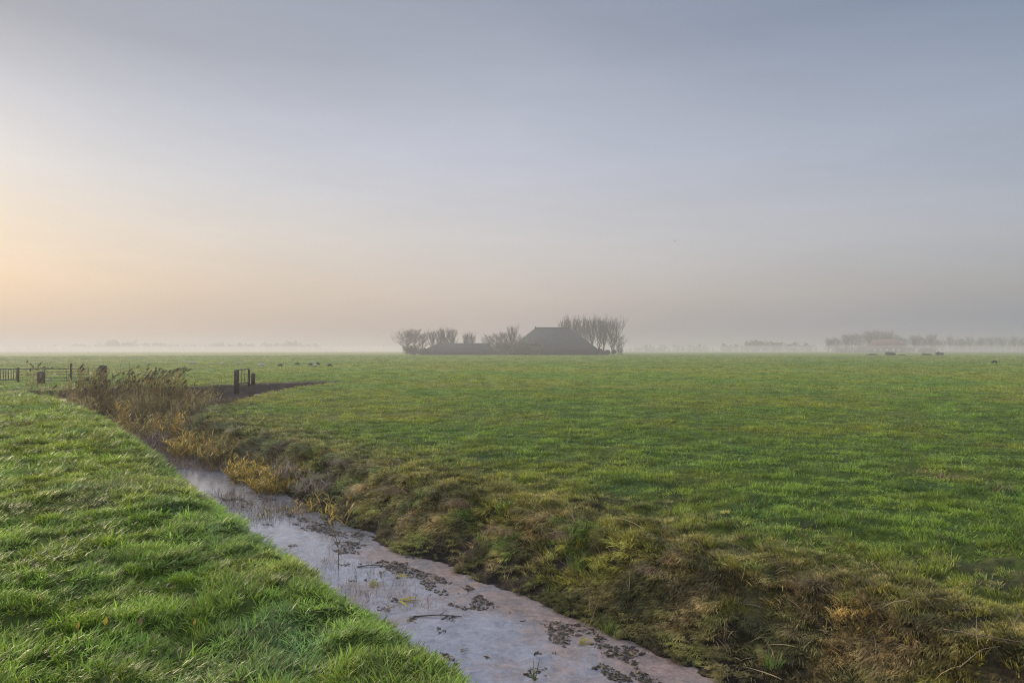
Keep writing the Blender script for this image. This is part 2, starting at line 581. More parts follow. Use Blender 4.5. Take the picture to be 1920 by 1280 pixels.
# ------------------------------------------------------------------ grasses and plants: materials
def mat_leaf(name, colr=None, inst=False, transl=0.35, rough=0.55, straw=(0.24, 0.18, 0.08), dead=0.96, var_amp=0.5):
    m = bpy.data.materials.new(name); m.use_nodes = True
    nt = m.node_tree; b = nt.nodes['Principled BSDF']; out = nt.nodes['Material Output']
    va = nn(nt, 'ShaderNodeAttribute', attribute_name='var')
    if inst:
        ti = nn(nt, 'ShaderNodeAttribute', attribute_name='tint', attribute_type='INSTANCER')
        base = ti.outputs['Color']
    else:
        rgb = nn(nt, 'ShaderNodeRGB'); rgb.outputs[0].default_value = (*colr, 1); base = rgb.outputs[0]
    k = math_node(nt, 'MULTIPLY_ADD', va.outputs['Fac'], var_amp * 2, 1 - var_amp)
    comb = nn(nt, 'ShaderNodeCombineColor')
    for i in range(3): nt.links.new(k, comb.inputs[i])
    c = mix_col(nt, 1.0, base, comb.outputs[0], 'MULTIPLY')
    isd = math_node(nt, 'GREATER_THAN', va.outputs['Fac'], dead)
    c = mix_col(nt, isd, c, straw)
    nt.links.new(c, b.inputs['Base Color'])
    b.inputs['Roughness'].default_value = rough
    b.inputs['Specular IOR Level'].default_value = 0.35
    tr = nn(nt, 'ShaderNodeBsdfTranslucent'); nt.links.new(c, tr.inputs[0])
    mx = nn(nt, 'ShaderNodeMixShader'); mx.inputs[0].default_value = transl
    nt.links.new(b.outputs[0], mx.inputs[1]); nt.links.new(tr.outputs[0], mx.inputs[2])
    nt.links.new(mx.outputs[0], out.inputs[0])
    return m


def mat_plain(name, c1, c2, scale=6.0, rough=0.85, bump=0.02, spec=0.2):
    m = bpy.data.materials.new(name); m.use_nodes = True
    nt = m.node_tree; b = nt.nodes['Principled BSDF']
    t = nn(nt, 'ShaderNodeTexCoord')
    n = nn(nt, 'ShaderNodeTexNoise'); n.inputs['Scale'].default_value = scale; n.inputs['Detail'].default_value = 6
    nt.links.new(t.outputs['Object'], n.inputs['Vector'])
    nt.links.new(ramp(nt, n.outputs[0], [(0.3, c1), (0.7, c2)]), b.inputs['Base Color'])
    b.inputs['Roughness'].default_value = rough; b.inputs['Specular IOR Level'].default_value = spec
    bp = nn(nt, 'ShaderNodeBump'); bp.inputs['Distance'].default_value = bump; bp.inputs['Strength'].default_value = 0.6
    nt.links.new(n.outputs[0], bp.inputs['Height']); nt.links.new(bp.outputs[0], b.inputs['Normal'])
    return m


M_grass = mat_leaf('grass_blade', inst=True)
M_strawi = mat_leaf('dead_grass_blade', inst=True, transl=0.2, rough=0.7, dead=2.0, var_amp=0.55)
M_reedstem = mat_leaf('reed_stem', (0.25, 0.17, 0.075), transl=0.1, dead=2)
M_reedleaf = mat_leaf('reed_leaf', (0.28, 0.22, 0.07), transl=0.3, dead=0.95)
M_plume = mat_leaf('reed_plume', (0.075, 0.050, 0.038), transl=0.15, rough=0.9, dead=2)
M_yleaf = mat_leaf('yellow_reed_leaf', (0.52, 0.36, 0.06), transl=0.35, dead=0.72, straw=(0.20, 0.19, 0.045), var_amp=0.6)
M_ystem = mat_leaf('yellow_reed_stem', (0.20, 0.13, 0.04), transl=0.15, dead=2)
M_olive = mat_leaf('olive_leaf', (0.27, 0.215, 0.05), transl=0.3, dead=0.85, straw=(0.36, 0.20, 0.05), var_amp=0.6)
M_dry = mat_leaf('dry_stalk', (0.23, 0.16, 0.09), transl=0.1, rough=0.8, dead=2)
M_drygrey = mat_leaf('grey_dead_stalk', (0.26, 0.20, 0.16), transl=0.15, rough=0.85, dead=2)
M_gleaf = mat_leaf('green_blade', (0.12, 0.20, 0.035), transl=0.35, dead=0.93)
M_gold = mat_leaf('gold_leaf', (0.30, 0.25, 0.04), transl=0.35, dead=2)
M_wood = mat_plain('weathered_wood', (0.05, 0.04, 0.03), (0.12, 0.095, 0.07), 9, 0.9, 0.01)
M_metal = mat_plain('dull_galvanised_metal', (0.07, 0.065, 0.055), (0.12, 0.11, 0.09), 12, 0.6, 0.002, 0.4)
M_bark = mat_plain('bark', (0.035, 0.028, 0.022), (0.07, 0.058, 0.045), 3, 0.95, 0.02)
M_twig = mat_plain('twigs', (0.05, 0.038, 0.030), (0.085, 0.062, 0.05), 3, 0.95, 0.01)
M_thatch = mat_plain('dark_roof', (0.022, 0.026, 0.026), (0.045, 0.05, 0.048), 0.5, 0.95, 0.05)
M_brick = mat_plain('brick_wall', (0.10, 0.065, 0.048), (0.15, 0.09, 0.068), 1.2, 0.9, 0.02)
M_redroof = mat_plain('red_roof_tiles', (0.20, 0.09, 0.075), (0.27, 0.12, 0.095), 0.4, 0.85, 0.04)
M_dark = mat_plain('dark_boards', (0.02, 0.022, 0.02), (0.035, 0.035, 0.03), 1, 0.8, 0.01)
M_white = mat_plain('white_paint', (0.55, 0.55, 0.52), (0.7, 0.7, 0.66), 2, 0.6, 0.003)
M_shrub = mat_leaf('shrub_leaf', (0.055, 0.055, 0.03), transl=0.2, dead=2, var_amp=0.6)
M_wool = mat_plain('wool', (0.42, 0.40, 0.34), (0.58, 0.55, 0.48), 9, 0.95, 0.02)
M_dwool = mat_plain('dark_wool', (0.05, 0.044, 0.038), (0.09, 0.078, 0.066), 9, 0.95, 0.02)


# ------------------------------------------------------------------ tufts that the ground cover is made of
def tuft(name, n, R, L, w, mat, bias=0.5, a0=(0.05, 0.35), a1=(0.6, 1.5), seed=0, segs=3):
    g = np.random.default_rng(seed)
    rad = R * np.sqrt(g.random(n)); th = g.random(n) * 2 * np.pi
    bx, by = rad * np.cos(th), rad * np.sin(th)
    out = np.stack([np.cos(th), np.sin(th)], 1) * (rad / R)[:, None]
    rnd = g.normal(size=(n, 2)) * 0.5
    d = out * (1 - bias) + rnd * 0.7 + np.array([bias * 1.6, 0])
    d /= np.linalg.norm(d, axis=1)[:, None] + 1e-6
    Ln = L * (0.45 + 0.75 * g.random(n)) * (1.1 - 0.4 * rad / R)
    A0 = g.uniform(*a0, n); A1 = g.uniform(*a1, n)
    pts = [np.stack([bx, by, np.full(n, -0.015)], 1)]
    for k in range(segs):
        t = (k + 0.5) / segs
        a = A0 + (A1 - A0) * t
        step = (Ln / segs)
        nx = pts[-1] + np.stack([d[:, 0] * np.sin(a) * step, d[:, 1] * np.sin(a) * step, np.cos(a) * step], 1)
        pts.append(nx)
    tw = g.normal(size=n) * 0.7
    sx = -d[:, 1] * np.cos(tw) + d[:, 0] * np.sin(tw); sy = d[:, 0] * np.cos(tw) + d[:, 1] * np.sin(tw)
    side = np.stack([sx, sy, np.zeros(n)], 1)
    wd = w * (0.6 + 0.8 * g.random(n))
    prof = [0.8, 1.0, 0.75, 0.5][:segs]
    V = []
    for k in range(segs):
        V.append(pts[k] - side * (wd * prof[k] / 2)[:, None]); V.append(pts[k] + side * (wd * prof[k] / 2)[:, None])
    V.append(pts[segs])
    V = np.stack(V, 1)
    nv = 2 * segs + 1
    b = np.arange(n)[:, None] * nv
    quads = np.concatenate([b + np.array([2 * k, 2 * k + 1, 2 * k + 3, 2 * k + 2]) for k in range(segs - 1)])
    tris = b + np.array([2 * segs - 2, 2 * segs - 1, 2 * segs])
    var = np.repeat(g.random(n), nv)
    me = make_mesh(name, V.reshape(-1, 3), [quads, tris], mat, True, {'var': ('FLOAT', var)})
    return bpy.data.objects.new(name, me)


def collection_of(name, objs):
    c = bpy.data.collections.new(name)
    for o in objs: c.objects.link(o)
    return c


def scatter(name, label, cat, coll, P, rot, scl, pick, tint):
    n = len(P)
    me = bpy.data.meshes.new(name)
    me.vertices.add(n); me.vertices.foreach_set('co', np.asarray(P, np.float32).ravel())
    for k, arr, typ, f in (('rot', rot, 'FLOAT_VECTOR', 'vector'), ('scl', scl, 'FLOAT_VECTOR', 'vector')):
        a = me.attributes.new(k, typ, 'POINT'); a.data.foreach_set(f, np.asarray(arr, np.float32).ravel())
    a = me.attributes.new('pick', 'INT', 'POINT'); a.data.foreach_set('value', np.asarray(pick, np.int32))
    a = me.attributes.new('tint', 'FLOAT_COLOR', 'POINT')
    a.data.foreach_set('color', np.concatenate([np.clip(tint, 0, 1), np.ones((n, 1))], 1).astype(np.float32).ravel())
    o = link(name, me)
    ng = bpy.data.node_groups.new(name + '_nodes', 'GeometryNodeTree')
    ng.interface.new_socket('Geometry', in_out='INPUT', socket_type='NodeSocketGeometry')
    ng.interface.new_socket('Geometry', in_out='OUTPUT', socket_type='NodeSocketGeometry')
    gi = ng.nodes.new('NodeGroupInput'); go = ng.nodes.new('NodeGroupOutput')
    iop = ng.nodes.new('GeometryNodeInstanceOnPoints')
    ci = ng.nodes.new('GeometryNodeCollectionInfo')
    ci.inputs['Collection'].default_value = coll
    ci.inputs['Separate Children'].default_value = True
    ci.inputs['Reset Children'].default_value = True

    def named(nm, typ):
        a = ng.nodes.new('GeometryNodeInputNamedAttribute'); a.data_type = typ
        a.inputs['Name'].default_value = nm
        return a.outputs[0]
    ng.links.new(gi.outputs[0], iop.inputs['Points'])
    ng.links.new(ci.outputs[0], iop.inputs['Instance'])
    iop.inputs['Pick Instance'].default_value = True
    ng.links.new(named('pick', 'INT'), iop.inputs['Instance Index'])
    ng.links.new(named('rot', 'FLOAT_VECTOR'), iop.inputs['Rotation'])
    ng.links.new(named('scl', 'FLOAT_VECTOR'), iop.inputs['Scale'])
    ng.links.new(iop.outputs[0], go.inputs[0])
    md = o.modifiers.new('cover', 'NODES'); md.node_group = ng
    return tag(o, label, cat, kind='stuff')


def sector_points(bands, a0=-52, a1=52):
    """points with their own spacing per distance band: (r0, r1, per m2, footprint)"""
    X = []; Y = []; F = []
    for r0, r1_, dens, foot in bands:
        area = math.radians(a1 - a0) / 2 * (r1_ ** 2 - r0 ** 2)
        n = int(area * dens)
        r = np.sqrt(rng.random(n) * (r1_ ** 2 - r0 ** 2) + r0 ** 2)
        a = np.radians(rng.random(n) * (a1 - a0) + a0)
        X.append(r * np.sin(a)); Y.append(r * np.cos(a)); F.append(np.full(n, foot))
    return np.concatenate(X), np.concatenate(Y), np.concatenate(F)


# long verge grass
C_long = collection_of('long_tufts', [tuft('long_tuft_%d' % k, 38, 0.070, 0.115, 0.0056, M_grass, 0.35, (0.1, 0.6), (0.7, 1.8), 100 + k) for k in range(4)]
                       + [tuft('long_tuft_%d' % (k + 4), 16, 0.07, 0.10, 0.0105, M_grass, 0.2, (0.2, 0.9), (0.8, 1.9), 120 + k) for k in range(2)]
                       + [tuft('long_tuft_6', 12, 0.07, 0.13, 0.0035, M_strawi, 0.5, (0.6, 1.1), (1.2, 1.8), 130)])
x, y, f = sector_points([(1.6, 7, 210, 1.0), (7, 12, 120, 1.35), (12, 20, 60, 1.9), (20, 34, 26, 2.7), (34, 60, 10, 3.6)], -75, 52)
p, s = to_ps(x, y)
keep = (p < 3.35) & (p > -40) & (s < 49)
x, y, f, p, s = x[keep], y[keep], f[keep], p[keep], s[keep]
z = height(x, y)
n = len(x)
t1 = fbm(x, y, 3.3, 3, 1)
moundy = sm(0.30, 0.70, t1)
flow = math.radians(35) + (fbm(x, y, 0.7, 2, 81) - 0.5) * 5.0 + rng.normal(size=n) * 0.5 + (fbm(x, y, 2.6, 2, 82) - 0.5) * 6.0
# tufts on the crest lean out over the ditch
over = sm(1.2, 2.3, p)
flow = np.where(rng.random(n) < over * 0.7, math.radians(-144 + 180) * 0 + math.atan2(ST, CT) + rng.normal(size=n) * 0.6, flow)
ww = f * rng.uniform(0.85, 1.2, n)
hh = (1 - 0.35 * over) * (0.55 + 0.6 * moundy) * rng.uniform(0.75, 1.25, n) * (1 + 0.10 * (f - 1))
tint = turf_colour(x, y)
g1 = sm(0.35, 0.65, fbm(x, y, 1.7, 3, 91))[:, None]
tint = tint * (1 - 0.5 * g1) + np.array([0.22, 0.31, 0.030]) * 0.5 * g1
blu = sm(0.62, 0.78, fbm(x, y, 1.1, 3, 93))[:, None]
tint = tint + (np.array([0.10, 0.19, 0.06]) - tint) * blu * 0.6
lt = sm(4.5, -2.0, x + 0.25 * y)[:, None] * sm(0.45, 0.65, fbm(x, y, 0.5, 3, 95))[:, None]
tint = tint + (np.array([0.27, 0.24, 0.05]) - tint) * lt * 0.4
tint = tint * rng.uniform(0.7, 1.35, (n, 1)) * (0.85 + 0.65 * sm(0.25, 0.75, fbm(x, y, 2.3, 3, 112)))[:, None]
scatter('verge_grass', 'long lush tufty green grass covering the near left verge', 'grass', C_long,
        np.stack([x, y, z], 1), np.stack([rng.normal(size=n) * 0.12, rng.normal(size=n) * 0.12, flow], 1),
        np.stack([ww, ww, hh * (0.9 + 0.25 * (f > 1.5))], 1), rng.choice([0, 1, 2, 3, 4, 5, 6], n, p=[0.2, 0.2, 0.2, 0.19, 0.09, 0.09, 0.03]), tint)

# short pasture grass
C_short = collection_of('short_tufts', [tuft('short_tuft_%d' % k, 34, 0.085, 0.085, 0.0062, M_grass, 0.25, (0.1, 0.6), (0.6, 1.5), 200 + k) for k in range(5)])
x, y, f = sector_points([(3.5, 9, 105, 1.0), (9, 15, 60, 1.35), (15, 25, 28, 1.9), (25, 45, 10, 2.8), (45, 80, 3.4, 4.5), (80, 150, 1.0, 7.5), (150, 330, 0.26, 13.0)])
p, s = to_ps(x, y)
pe = edge_p(s, x, y)
keep = ((p > pe - 0.35) & (s < 53)) | ((s >= 52.6) & (p > -60))
keep |= (p < 1.0) & (s > 46)
bare = (fbm(x, y, 1.3, 3, 61) > 0.66) & (np.exp(-np.clip(p - pe, 0, 60) / 3.0) > 0.35) & (s < 52)
trm = np.exp(-(np.hypot((p - 17.5) / 4.0, (s - 52.6) / 1.3)) ** 2 * 0.9) > 0.45
keep &= ~trm & ~(bare & (rng.random(len(x)) < 0.6))
x, y, f, p, s, pe = [a[keep] for a in (x, y, f, p, s, pe)]
n = len(x); z = height(x, y)
tint = turf_colour(x, y) * rng.uniform(0.8, 1.22, (n, 1)) * (0.78 + 0.62 * sm(0.25, 0.75, fbm(x, y, 1.9, 3, 111)))[:, None]
hummock = sm(0.35, 0.7, fbm(x, y, 3.1, 3, 21))
hh = rng.uniform(0.5, 1.35, n) * (0.45 + 1.1 * hummock) * (1 + 0.11 * (np.minimum(f, 7.5) - 1))
ww = f * rng.uniform(0.85, 1.2, n)
rz = rng.random(n) * 6.28
scatter('pasture_grass', 'short grazed green grass covering the wide field', 'grass', C_short,
        np.stack([x, y, z], 1), np.stack([rng.normal(size=n) * 0.1, rng.normal(size=n) * 0.1, rz], 1),
        np.stack([ww, ww, hh], 1), rng.integers(0, 5, n), tint)

# rough growth on the right hand bank: hanging dead grass, olive and green tufts
C_bank = collection_of('bank_tufts', [tuft('bank_tuft_%d' % k, 28, 0.08, 0.22, 0.0072, M_strawi, 0.75, (0.4, 1.1), (1.8, 2.9), 300 + k) for k in range(4)]
                       + [tuft('bank_tuft_%d' % (k + 4), 26, 0.07, 0.13, 0.0078, M_strawi, 0.35, (0.1, 0.6), (0.8, 1.7), 320 + k) for k in range(4)])
down = math.atan2(-ST, -CT)
sB = rng.uniform(-3, 34, 150000)
rB = np.abs(sB) + 4
keep = rng.random(150000) < np.clip((9.0 / rB) ** 1.3, 0, 1)
sB = sB[keep]; n = len(sB)
pB = rng.uniform(4.9, 9.2, n)
x, y = to_xy(pB, sB); pe = edge_p(sB, x, y)
q = pB - pe
keep = (q > -1.5) & (rng.random(n) < np.where(q > 0.25, np.exp(-(q - 0.25) / 0.6), 1.0))
bareb = (fbm(x, y, 2.9, 3, 64) < 0.43 + 0.10 * sm(-0.4, -1.1, q)) & (q < 0)
keep &= ~(bareb & (rng.random(n) < 0.8))
x, y, pB, sB, q = [a[keep] for a in (x, y, pB, sB, q)]
n = len(x); z = height(x, y)
keep = z > WATER + 0.02
x, y, pB, sB, q, z = [a[keep] for a in (x, y, pB, sB, q, z)]
n = len(x)
r = np.hypot(x, y); f = np.clip(r / 9.0, 0.85, 2.6)
strw = np.array([0.36, 0.265, 0.10]); oliv = np.array([0.23, 0.215, 0.040]); gren = np.array([0.13, 0.20, 0.028]); brwn = np.array([0.14, 0.095, 0.045])
grey = np.array([0.21, 0.165, 0.125])
a1 = fbm(x, y, 2.0, 3, 101); a2 = fbm(x, y, 2.6, 3, 103)
tint = oliv + (strw - oliv) * sm(0.45, 0.6, a1)[:, None]
tint = tint + (gren - tint) * 0.8 * sm(0.52, 0.64, a2)[:, None] * (q < 0.2)[:, None]
low = sm(-0.35, -0.95, q)[:, None]
tint = tint + (np.array([0.17, 0.16, 0.040]) - tint) * low * 0.85
tint = tint + (brwn - tint) * sm(0.60, 0.45, fbm(x, y, 2.1, 2, 105))[:, None] * 0.6
tint = tint + (grey - tint) * (sm(9, 18, sB) * sm(0.35, 0.6, fbm(x, y, 0.8, 2, 107)))[:, None] * 0.7
tint = tint + (np.array([0.20, 0.18, 0.05]) - tint) * sm(0.0, 0.6, q)[:, None] * 0.7
tint = tint + (np.array([0.13, 0.155, 0.045]) - tint) * (sm(8, 20, sB) * sm(-1.0, 0.0, q) * sm(0.35, 0.55, fbm(x, y, 1.1, 3, 108)))[:, None] * 0.8
tint = tint * rng.uniform(0.5, 1.7, (n, 1)) * (0.55 + 1.1 * sm(0.25, 0.75, fbm(x, y, 3.6, 2, 113)))[:, None]
hang = (q < 0.15) & (fbm(x, y, 2.2, 2, 109) > 0.46)
pick = np.where(hang, rng.integers(0, 4, n), rng.integers(4, 8, n))
rz = np.where(hang, down + rng.normal(size=n) * 0.45, rng.random(n) * 6.28)
sz = f ** 0.6 * rng.uniform(0.45, 1.15, n) * np.where(q > 0.2, 0.6, 0.9 - 0.4 * sm(-0.3, -1.1, q))
scatter('bank_grass', 'rough straw coloured and olive grass hanging over the right ditch bank', 'grass', C_bank,
        np.stack([x, y, z], 1), np.stack([rng.normal(size=n) * 0.15, rng.normal(size=n) * 0.15, rz], 1),
        np.stack([sz * 1.15, sz * 1.15, sz], 1), pick, tint)

# long pale straws scattered over the bank
C_straw = collection_of('straw_stalks', [tuft('straw_stalk_%d' % k, 3, 0.05, 0.42, 0.0075, M_strawi, 0.3, (0.3, 1.2), (0.9, 2.4), 450 + k, 4) for k in range(6)])
m = 2200
sB = rng.uniform(0, 22, m); pB = rng.uniform(5.3, 8.0, m)
x, y = to_xy(pB, sB); z = height(x, y)
keep = (z > WATER + 0.05) & (rng.random(m) < np.clip((9 / (sB + 4)) ** 1.0, 0, 1)) & (pB < edge_p(sB, x, y) + 0.7)
x, y, z = x[keep], y[keep], z[keep]; n = len(x)
sz = rng.uniform(0.4, 1.2, n)
tint = np.array([0.40, 0.29, 0.14]) * rng.uniform(0.45, 1.2, (n, 1))
scatter('dry_straws', 'loose pale dry straws sticking out of the right ditch bank', 'straws', C_straw,
        np.stack([x, y, z], 1), np.stack([rng.normal(size=n) * 0.3, rng.normal(size=n) * 0.3, rng.random(n) * 6.28], 1),
        np.stack([sz, sz, sz], 1), rng.integers(0, 6, n), tint)

# withered growth over the dark mud of the far basin and the foot of the verge
C_weed = collection_of('weed_tufts', [tuft('weed_tuft_%d' % k, 34, 0.16, 0.42, 0.009, M_strawi, 0.2, (0.05, 0.6), (0.5, 1.5), 400 + k) for k in range(4)])
m = 5200
sB = rng.uniform(17, 52, m); pB = rng.uniform(2.3, 21, m)
x, y = to_xy(pB, sB); pe = edge_p(sB, x, y)
z = height(x, y)
inn = (pB < pe - 0.1) & (z > WATER - 0.25)
foot = (pB < 3.7) | (pe - pB < 1.5) & (pB < 9.5) | (sB > 50.3)
marsh = (sB > 30) & (pB < 9.0)
keep = inn & (foot | marsh) & ~((pB > 12) & (rng.random(m) < 0.9))
x, y, z, sB, pB = [a[keep] for a in (x, y, z, sB, pB)]
n = len(x)
tint = np.array([0.15, 0.11, 0.05]) + (np.array([0.095, 0.072, 0.032]) - np.array([0.15, 0.11, 0.05])) * sm(26, 36, sB)[:, None]
tint = tint * rng.uniform(0.6, 1.35, (n, 1))
sz = rng.uniform(0.6, 1.4, n) * np.interp(sB, [17, 30, 50], [0.8, 1.3, 1.2])
scatter('withered_weeds', 'low brown withered weeds filling the far end of the ditch', 'weeds', C_weed,
        np.stack([x, y, np.maximum(z, WATER - 0.02)], 1), np.stack([rng.normal(size=n) * 0.2, rng.normal(size=n) * 0.2, rng.random(n) * 6.28], 1),
        np.stack([sz, sz, sz], 1), rng.integers(0, 4, n), tint)

# thin stalks standing in the water along the left side and where the ditch narrows
C_stalk = collection_of('stalk_tufts', [tuft('stalk_tuft_%d' % k, 9, 0.16, 0.34, 0.006, M_strawi, 0.1, (0.02, 0.7), (0.1, 2.2), 500 + k) for k in range(5)])
m = 4200
sB = rng.uniform(8, 30, m); pB = rng.uniform(3.7, 6.1, m)
x, y = to_xy(pB, sB)
dens = np.where(sB > 14, 0.75, 0.25) * sm(0.38, 0.62, fbm(x, y, 0.9, 3, 121)) + 0.9 * sm(21, 25, sB)
dens = np.where(sB < 14, dens * (pB < 4.7) * 1.6, dens)
keep = (rng.random(m) < dens) & (height(x, y) < WATER)
x, y, sB = x[keep], y[keep], sB[keep]; n = len(x)
tint = np.tile(np.array([0.17, 0.12, 0.08]), (n, 1)) * rng.uniform(0.5, 1.4, (n, 1))
sz = rng.uniform(0.5, 1.2, n) * np.interp(sB, [8, 14, 22, 30], [0.55, 0.8, 1.0, 1.6])
scatter('water_stalks', 'thin brown dead stalks standing in the still ditch water', 'stalks', C_stalk,
        np.stack([x, y, np.full(n, WATER)], 1), np.stack([rng.normal(size=n) * 0.25, rng.normal(size=n) * 0.25, rng.random(n) * 6.28], 1),
        np.stack([sz, sz, sz], 1), rng.integers(0, 5, n), tint)

# dark rotting weed mats afloat along the right side
V = []; F = []
m = 60000
sB = rng.uniform(1.5, 17, m); pB = rng.uniform(3.9, 6.1, m)
x, y = to_xy(pB, sB)
band = np.exp(-((pB - edge_p(sB, x, y) + 1.5) / 0.26) ** 2) * sm(1, 3, sB) * sm(17, 13, sB)
ms = fbm(pB * 2.2, sB * 1.1, 2.1, 5, 131)
lim = 0.73 - 0.29 * band
keep = (ms > lim) & (height(x, y) < WATER + 0.02)
x, y, ms = x[keep], y[keep], (ms - lim)[keep]
n = len(x)
ang = rng.random(n) * 6.28; ln = 0.006 + 0.045 * rng.random(n) ** 3; wd = ln * rng.uniform(0.25, 0.6, n)
base = np.stack([x, y, WATER + 0.002 + rng.random(n) * 0.004 + ms * 0.12 * rng.random(n)], 1)
dx = np.stack([np.cos(ang), np.sin(ang), rng.normal(size=n) * 0.18], 1); dy = np.stack([-np.sin(ang), np.cos(ang), rng.normal(size=n) * 0.18], 1)
cor = [base + dx * ln[:, None], base + dy * wd[:, None], base - dx * ln[:, None], base - dy * wd[:, None]]
V = np.stack(cor, 1).reshape(-1, 3)
M_rot = mat_leaf('rotting_weed', (0.038, 0.027, 0.016), transl=0.0, rough=0.6, dead=0.88, straw=(0.18, 0.12, 0.06), var_amp=0.8)
me = make_mesh('floating_weed', V, [np.arange(4 * n).reshape(n, 4)], M_rot, False, {'var': ('FLOAT', np.repeat(rng.random(n), 4))})
tag(link('floating_weed', me), 'dark brown rotting weed floating in mats on the pinkish water', 'weed', kind='stuff')


# ------------------------------------------------------------------ reeds and other single plants
def bend_path(g, base, L, lean, az, segs=7, droop=0.5):
    P = [np.array(base, float)]
    for k in range(segs):
        a = lean + droop * ((k + 1) / segs) ** 2
        P.append(P[-1] + np.array([math.cos(az) * math.sin(a), math.sin(az) * math.sin(a), math.cos(a)]) * L / segs)
    return np.array(P)


def reed(name, label, cat, px, Y, zb, top_py, width, nst, mats, plumes=0.4, leaves=5, lean=0.12, az=0.0, seed=0, group=None, leafw=0.02, leafl=0.5, bushy=False, stemr=0.006, x=None):
    g = np.random.default_rng(seed)
    X = xat(px, Y) if x is None else x
    H = zat(top_py, Y) - zb
    root = thing(name, label, cat, (X, Y, zb), 0, group)
    S = MB(); Lf = MB(); Pls = []
    for i in range(nst):
        rr = width / 2 * math.sqrt(g.random()); th = g.random() * 6.28
        b = (rr * math.cos(th), rr * math.sin(th) * 1.2, -0.1)
        edge = rr / (width / 2)
        L = H * (g.uniform(0.55, 1.0) if bushy else g.uniform(0.72, 1.04)) * (1 - (0.35 if bushy else 0.12) * edge) * 1.05
        a = az + g.normal() * (1.2 if not bushy else 2.2)
        ln = abs(g.normal()) * 0.12 + lean + (0.30 * edge if bushy else 0)
        if bushy: a = th
        P = bend_path(g, b, L, ln, a, 6, g.uniform(0.1, 0.5))
        S.tube(P, np.linspace(stemr, stemr * 0.4, len(P)), 3, g.random())
        for j in range(leaves):
            t = g.uniform(0.12, 0.97); k = t * (len(P) - 1); k0 = int(k)
            q0 = P[k0] + (P[min(k0 + 1, len(P) - 1)] - P[k0]) * (k - k0)
            la = g.random() * 6.28; l0 = leafl * g.uniform(0.5, 1.1)
            LP = bend_path(g, q0, l0, g.uniform(0.3, 0.9), la, 4, g.uniform(0.4, 1.6))
            sd_ = np.array([-math.sin(la), math.cos(la), g.normal() * 0.3])
            Lf.ribbon(LP, np.array([0.35, 1.0, 0.9, 0.55, 0.05]) * leafw / 2 * g.uniform(0.7, 1.3), sd_, g.random())
        if g.random() < plumes:
            tip = P[-1]; dr = P[-1] - P[-2]; dr /= np.linalg.norm(dr)
            pa = az + g.normal() * 0.7; Pl = MB(); Pls.append(Pl)
            for j in range(26):
                t = g.random()
                q0 = tip - dr * 0.10 + np.array([math.cos(pa), math.sin(pa), 0]) * 0.10 * t + dr * 0.16 * t
                LP = bend_path(g, q0, 0.13 * g.uniform(0.6, 1.2), g.uniform(0.4, 1.2), pa + g.normal() * 0.7, 3, 1.2)
                Pl.ribbon(LP, np.array([0.5, 1, 0.8, 0.1]) * 0.011, np.array([-math.sin(pa), math.cos(pa), g.normal() * 0.6]), g.random())
    S.build('stems', mats[0], root)
    Lf.build('leaves', mats[1], root)
    for Pl in Pls: Pl.build('plume', mats[2], root)
    return root


BR = (M_reedstem, M_reedleaf, M_plume)
YE = (M_ystem, M_yleaf, M_plume)
OL = (M_ystem, M_olive, M_plume)
GG = 'brown reed clumps at the far end of the ditch'
reed('reed_clump', 'thin brown reed clump leaning beside the short gate post', 'reeds', 60, 44, 0.0, 672, 0.9, 26, BR, 0.3, 6, 0.15, 0, 1, GG)
reed('reed_clump', 'low brown weeds beside the gate where the verge ends', 'reeds', 118, 37, -0.5, 712, 2.2, 60, BR, 0.05, 6, 0.1, 0, 2, GG)
reed('reed_clump', 'tall dark reed clump with heavy plumes left of the thick wooden post', 'reeds', 160, 34, -0.9, 676, 1.1, 130, BR, 0.22, 8, 0.07, 0, 3, GG, 0.024, 0.55)
reed('reed_clump', 'dense brown reeds just right of the thick wooden post', 'reeds', 204, 34, -0.9, 704, 1.6, 110, BR, 0.2, 8, 0.1, 0, 4, GG)
reed('reed_clump', 'reed clump whose tallest plume stands against the misty horizon', 'reeds', 232, 36, -0.9, 672, 1.4, 70, BR, 0.35, 7, 0.1, 0, 5, GG)
reed('reed_clump', 'plumed reeds left of the bushy olive reeds', 'reeds', 262, 36, -0.9, 690, 1.6, 90, BR, 0.35, 8, 0.12, 0, 6, GG)
reed('reed_clump', 'bushy olive brown reeds with plumes nodding right', 'reeds', 296, 35, -0.9, 680, 1.8, 120, (M_reedstem, M_olive, M_plume), 0.35, 9, 0.18, 0, 7, GG, 0.024, 0.55)
reed('reed_clump', 'lower brown reeds right of the bushy olive reeds', 'reeds', 335, 36, -0.9, 712, 1.8, 90, BR, 0.15, 8, 0.12, 0, 8, GG)
reed('reed_clump', 'rightmost low brown reeds against the dark muddy bank', 'reeds', 372, 37, -0.9, 722, 1.6, 80, BR, 0.05, 8, 0.1, 0, 9, GG)
reed('reed_clump', 'dark low weeds behind the crest of the verge left of the post', 'reeds', 140, 31, -0.9, 735, 1.5, 80, BR, 0.0, 8, 0.1, 0, 10, GG)
reed('reed_clump', 'dark brown reeds in the middle of the ditch below the plumes', 'reeds', 255, 31, -0.9, 728, 2.0, 110, BR, 0.0, 8, 0.1, 0, 12, GG)
reed('reed_clump', 'dark brown reeds in the ditch beside the orange tipped sapling', 'reeds', 345, 31, -0.9, 738, 1.8, 80, BR, 0.0, 8, 0.1, 0, 13, GG)
GY_ = 'yellowing reed bushes along the right side of the water'
reed('reed_bush', 'large olive and orange bush in the ditch below the brown reeds', 'reeds', 262, 26.0, -0.9, 745, 2.6, 190, OL, 0.0, 9, 0.15, 0, 21, GY_, 0.022, 0.40, True)
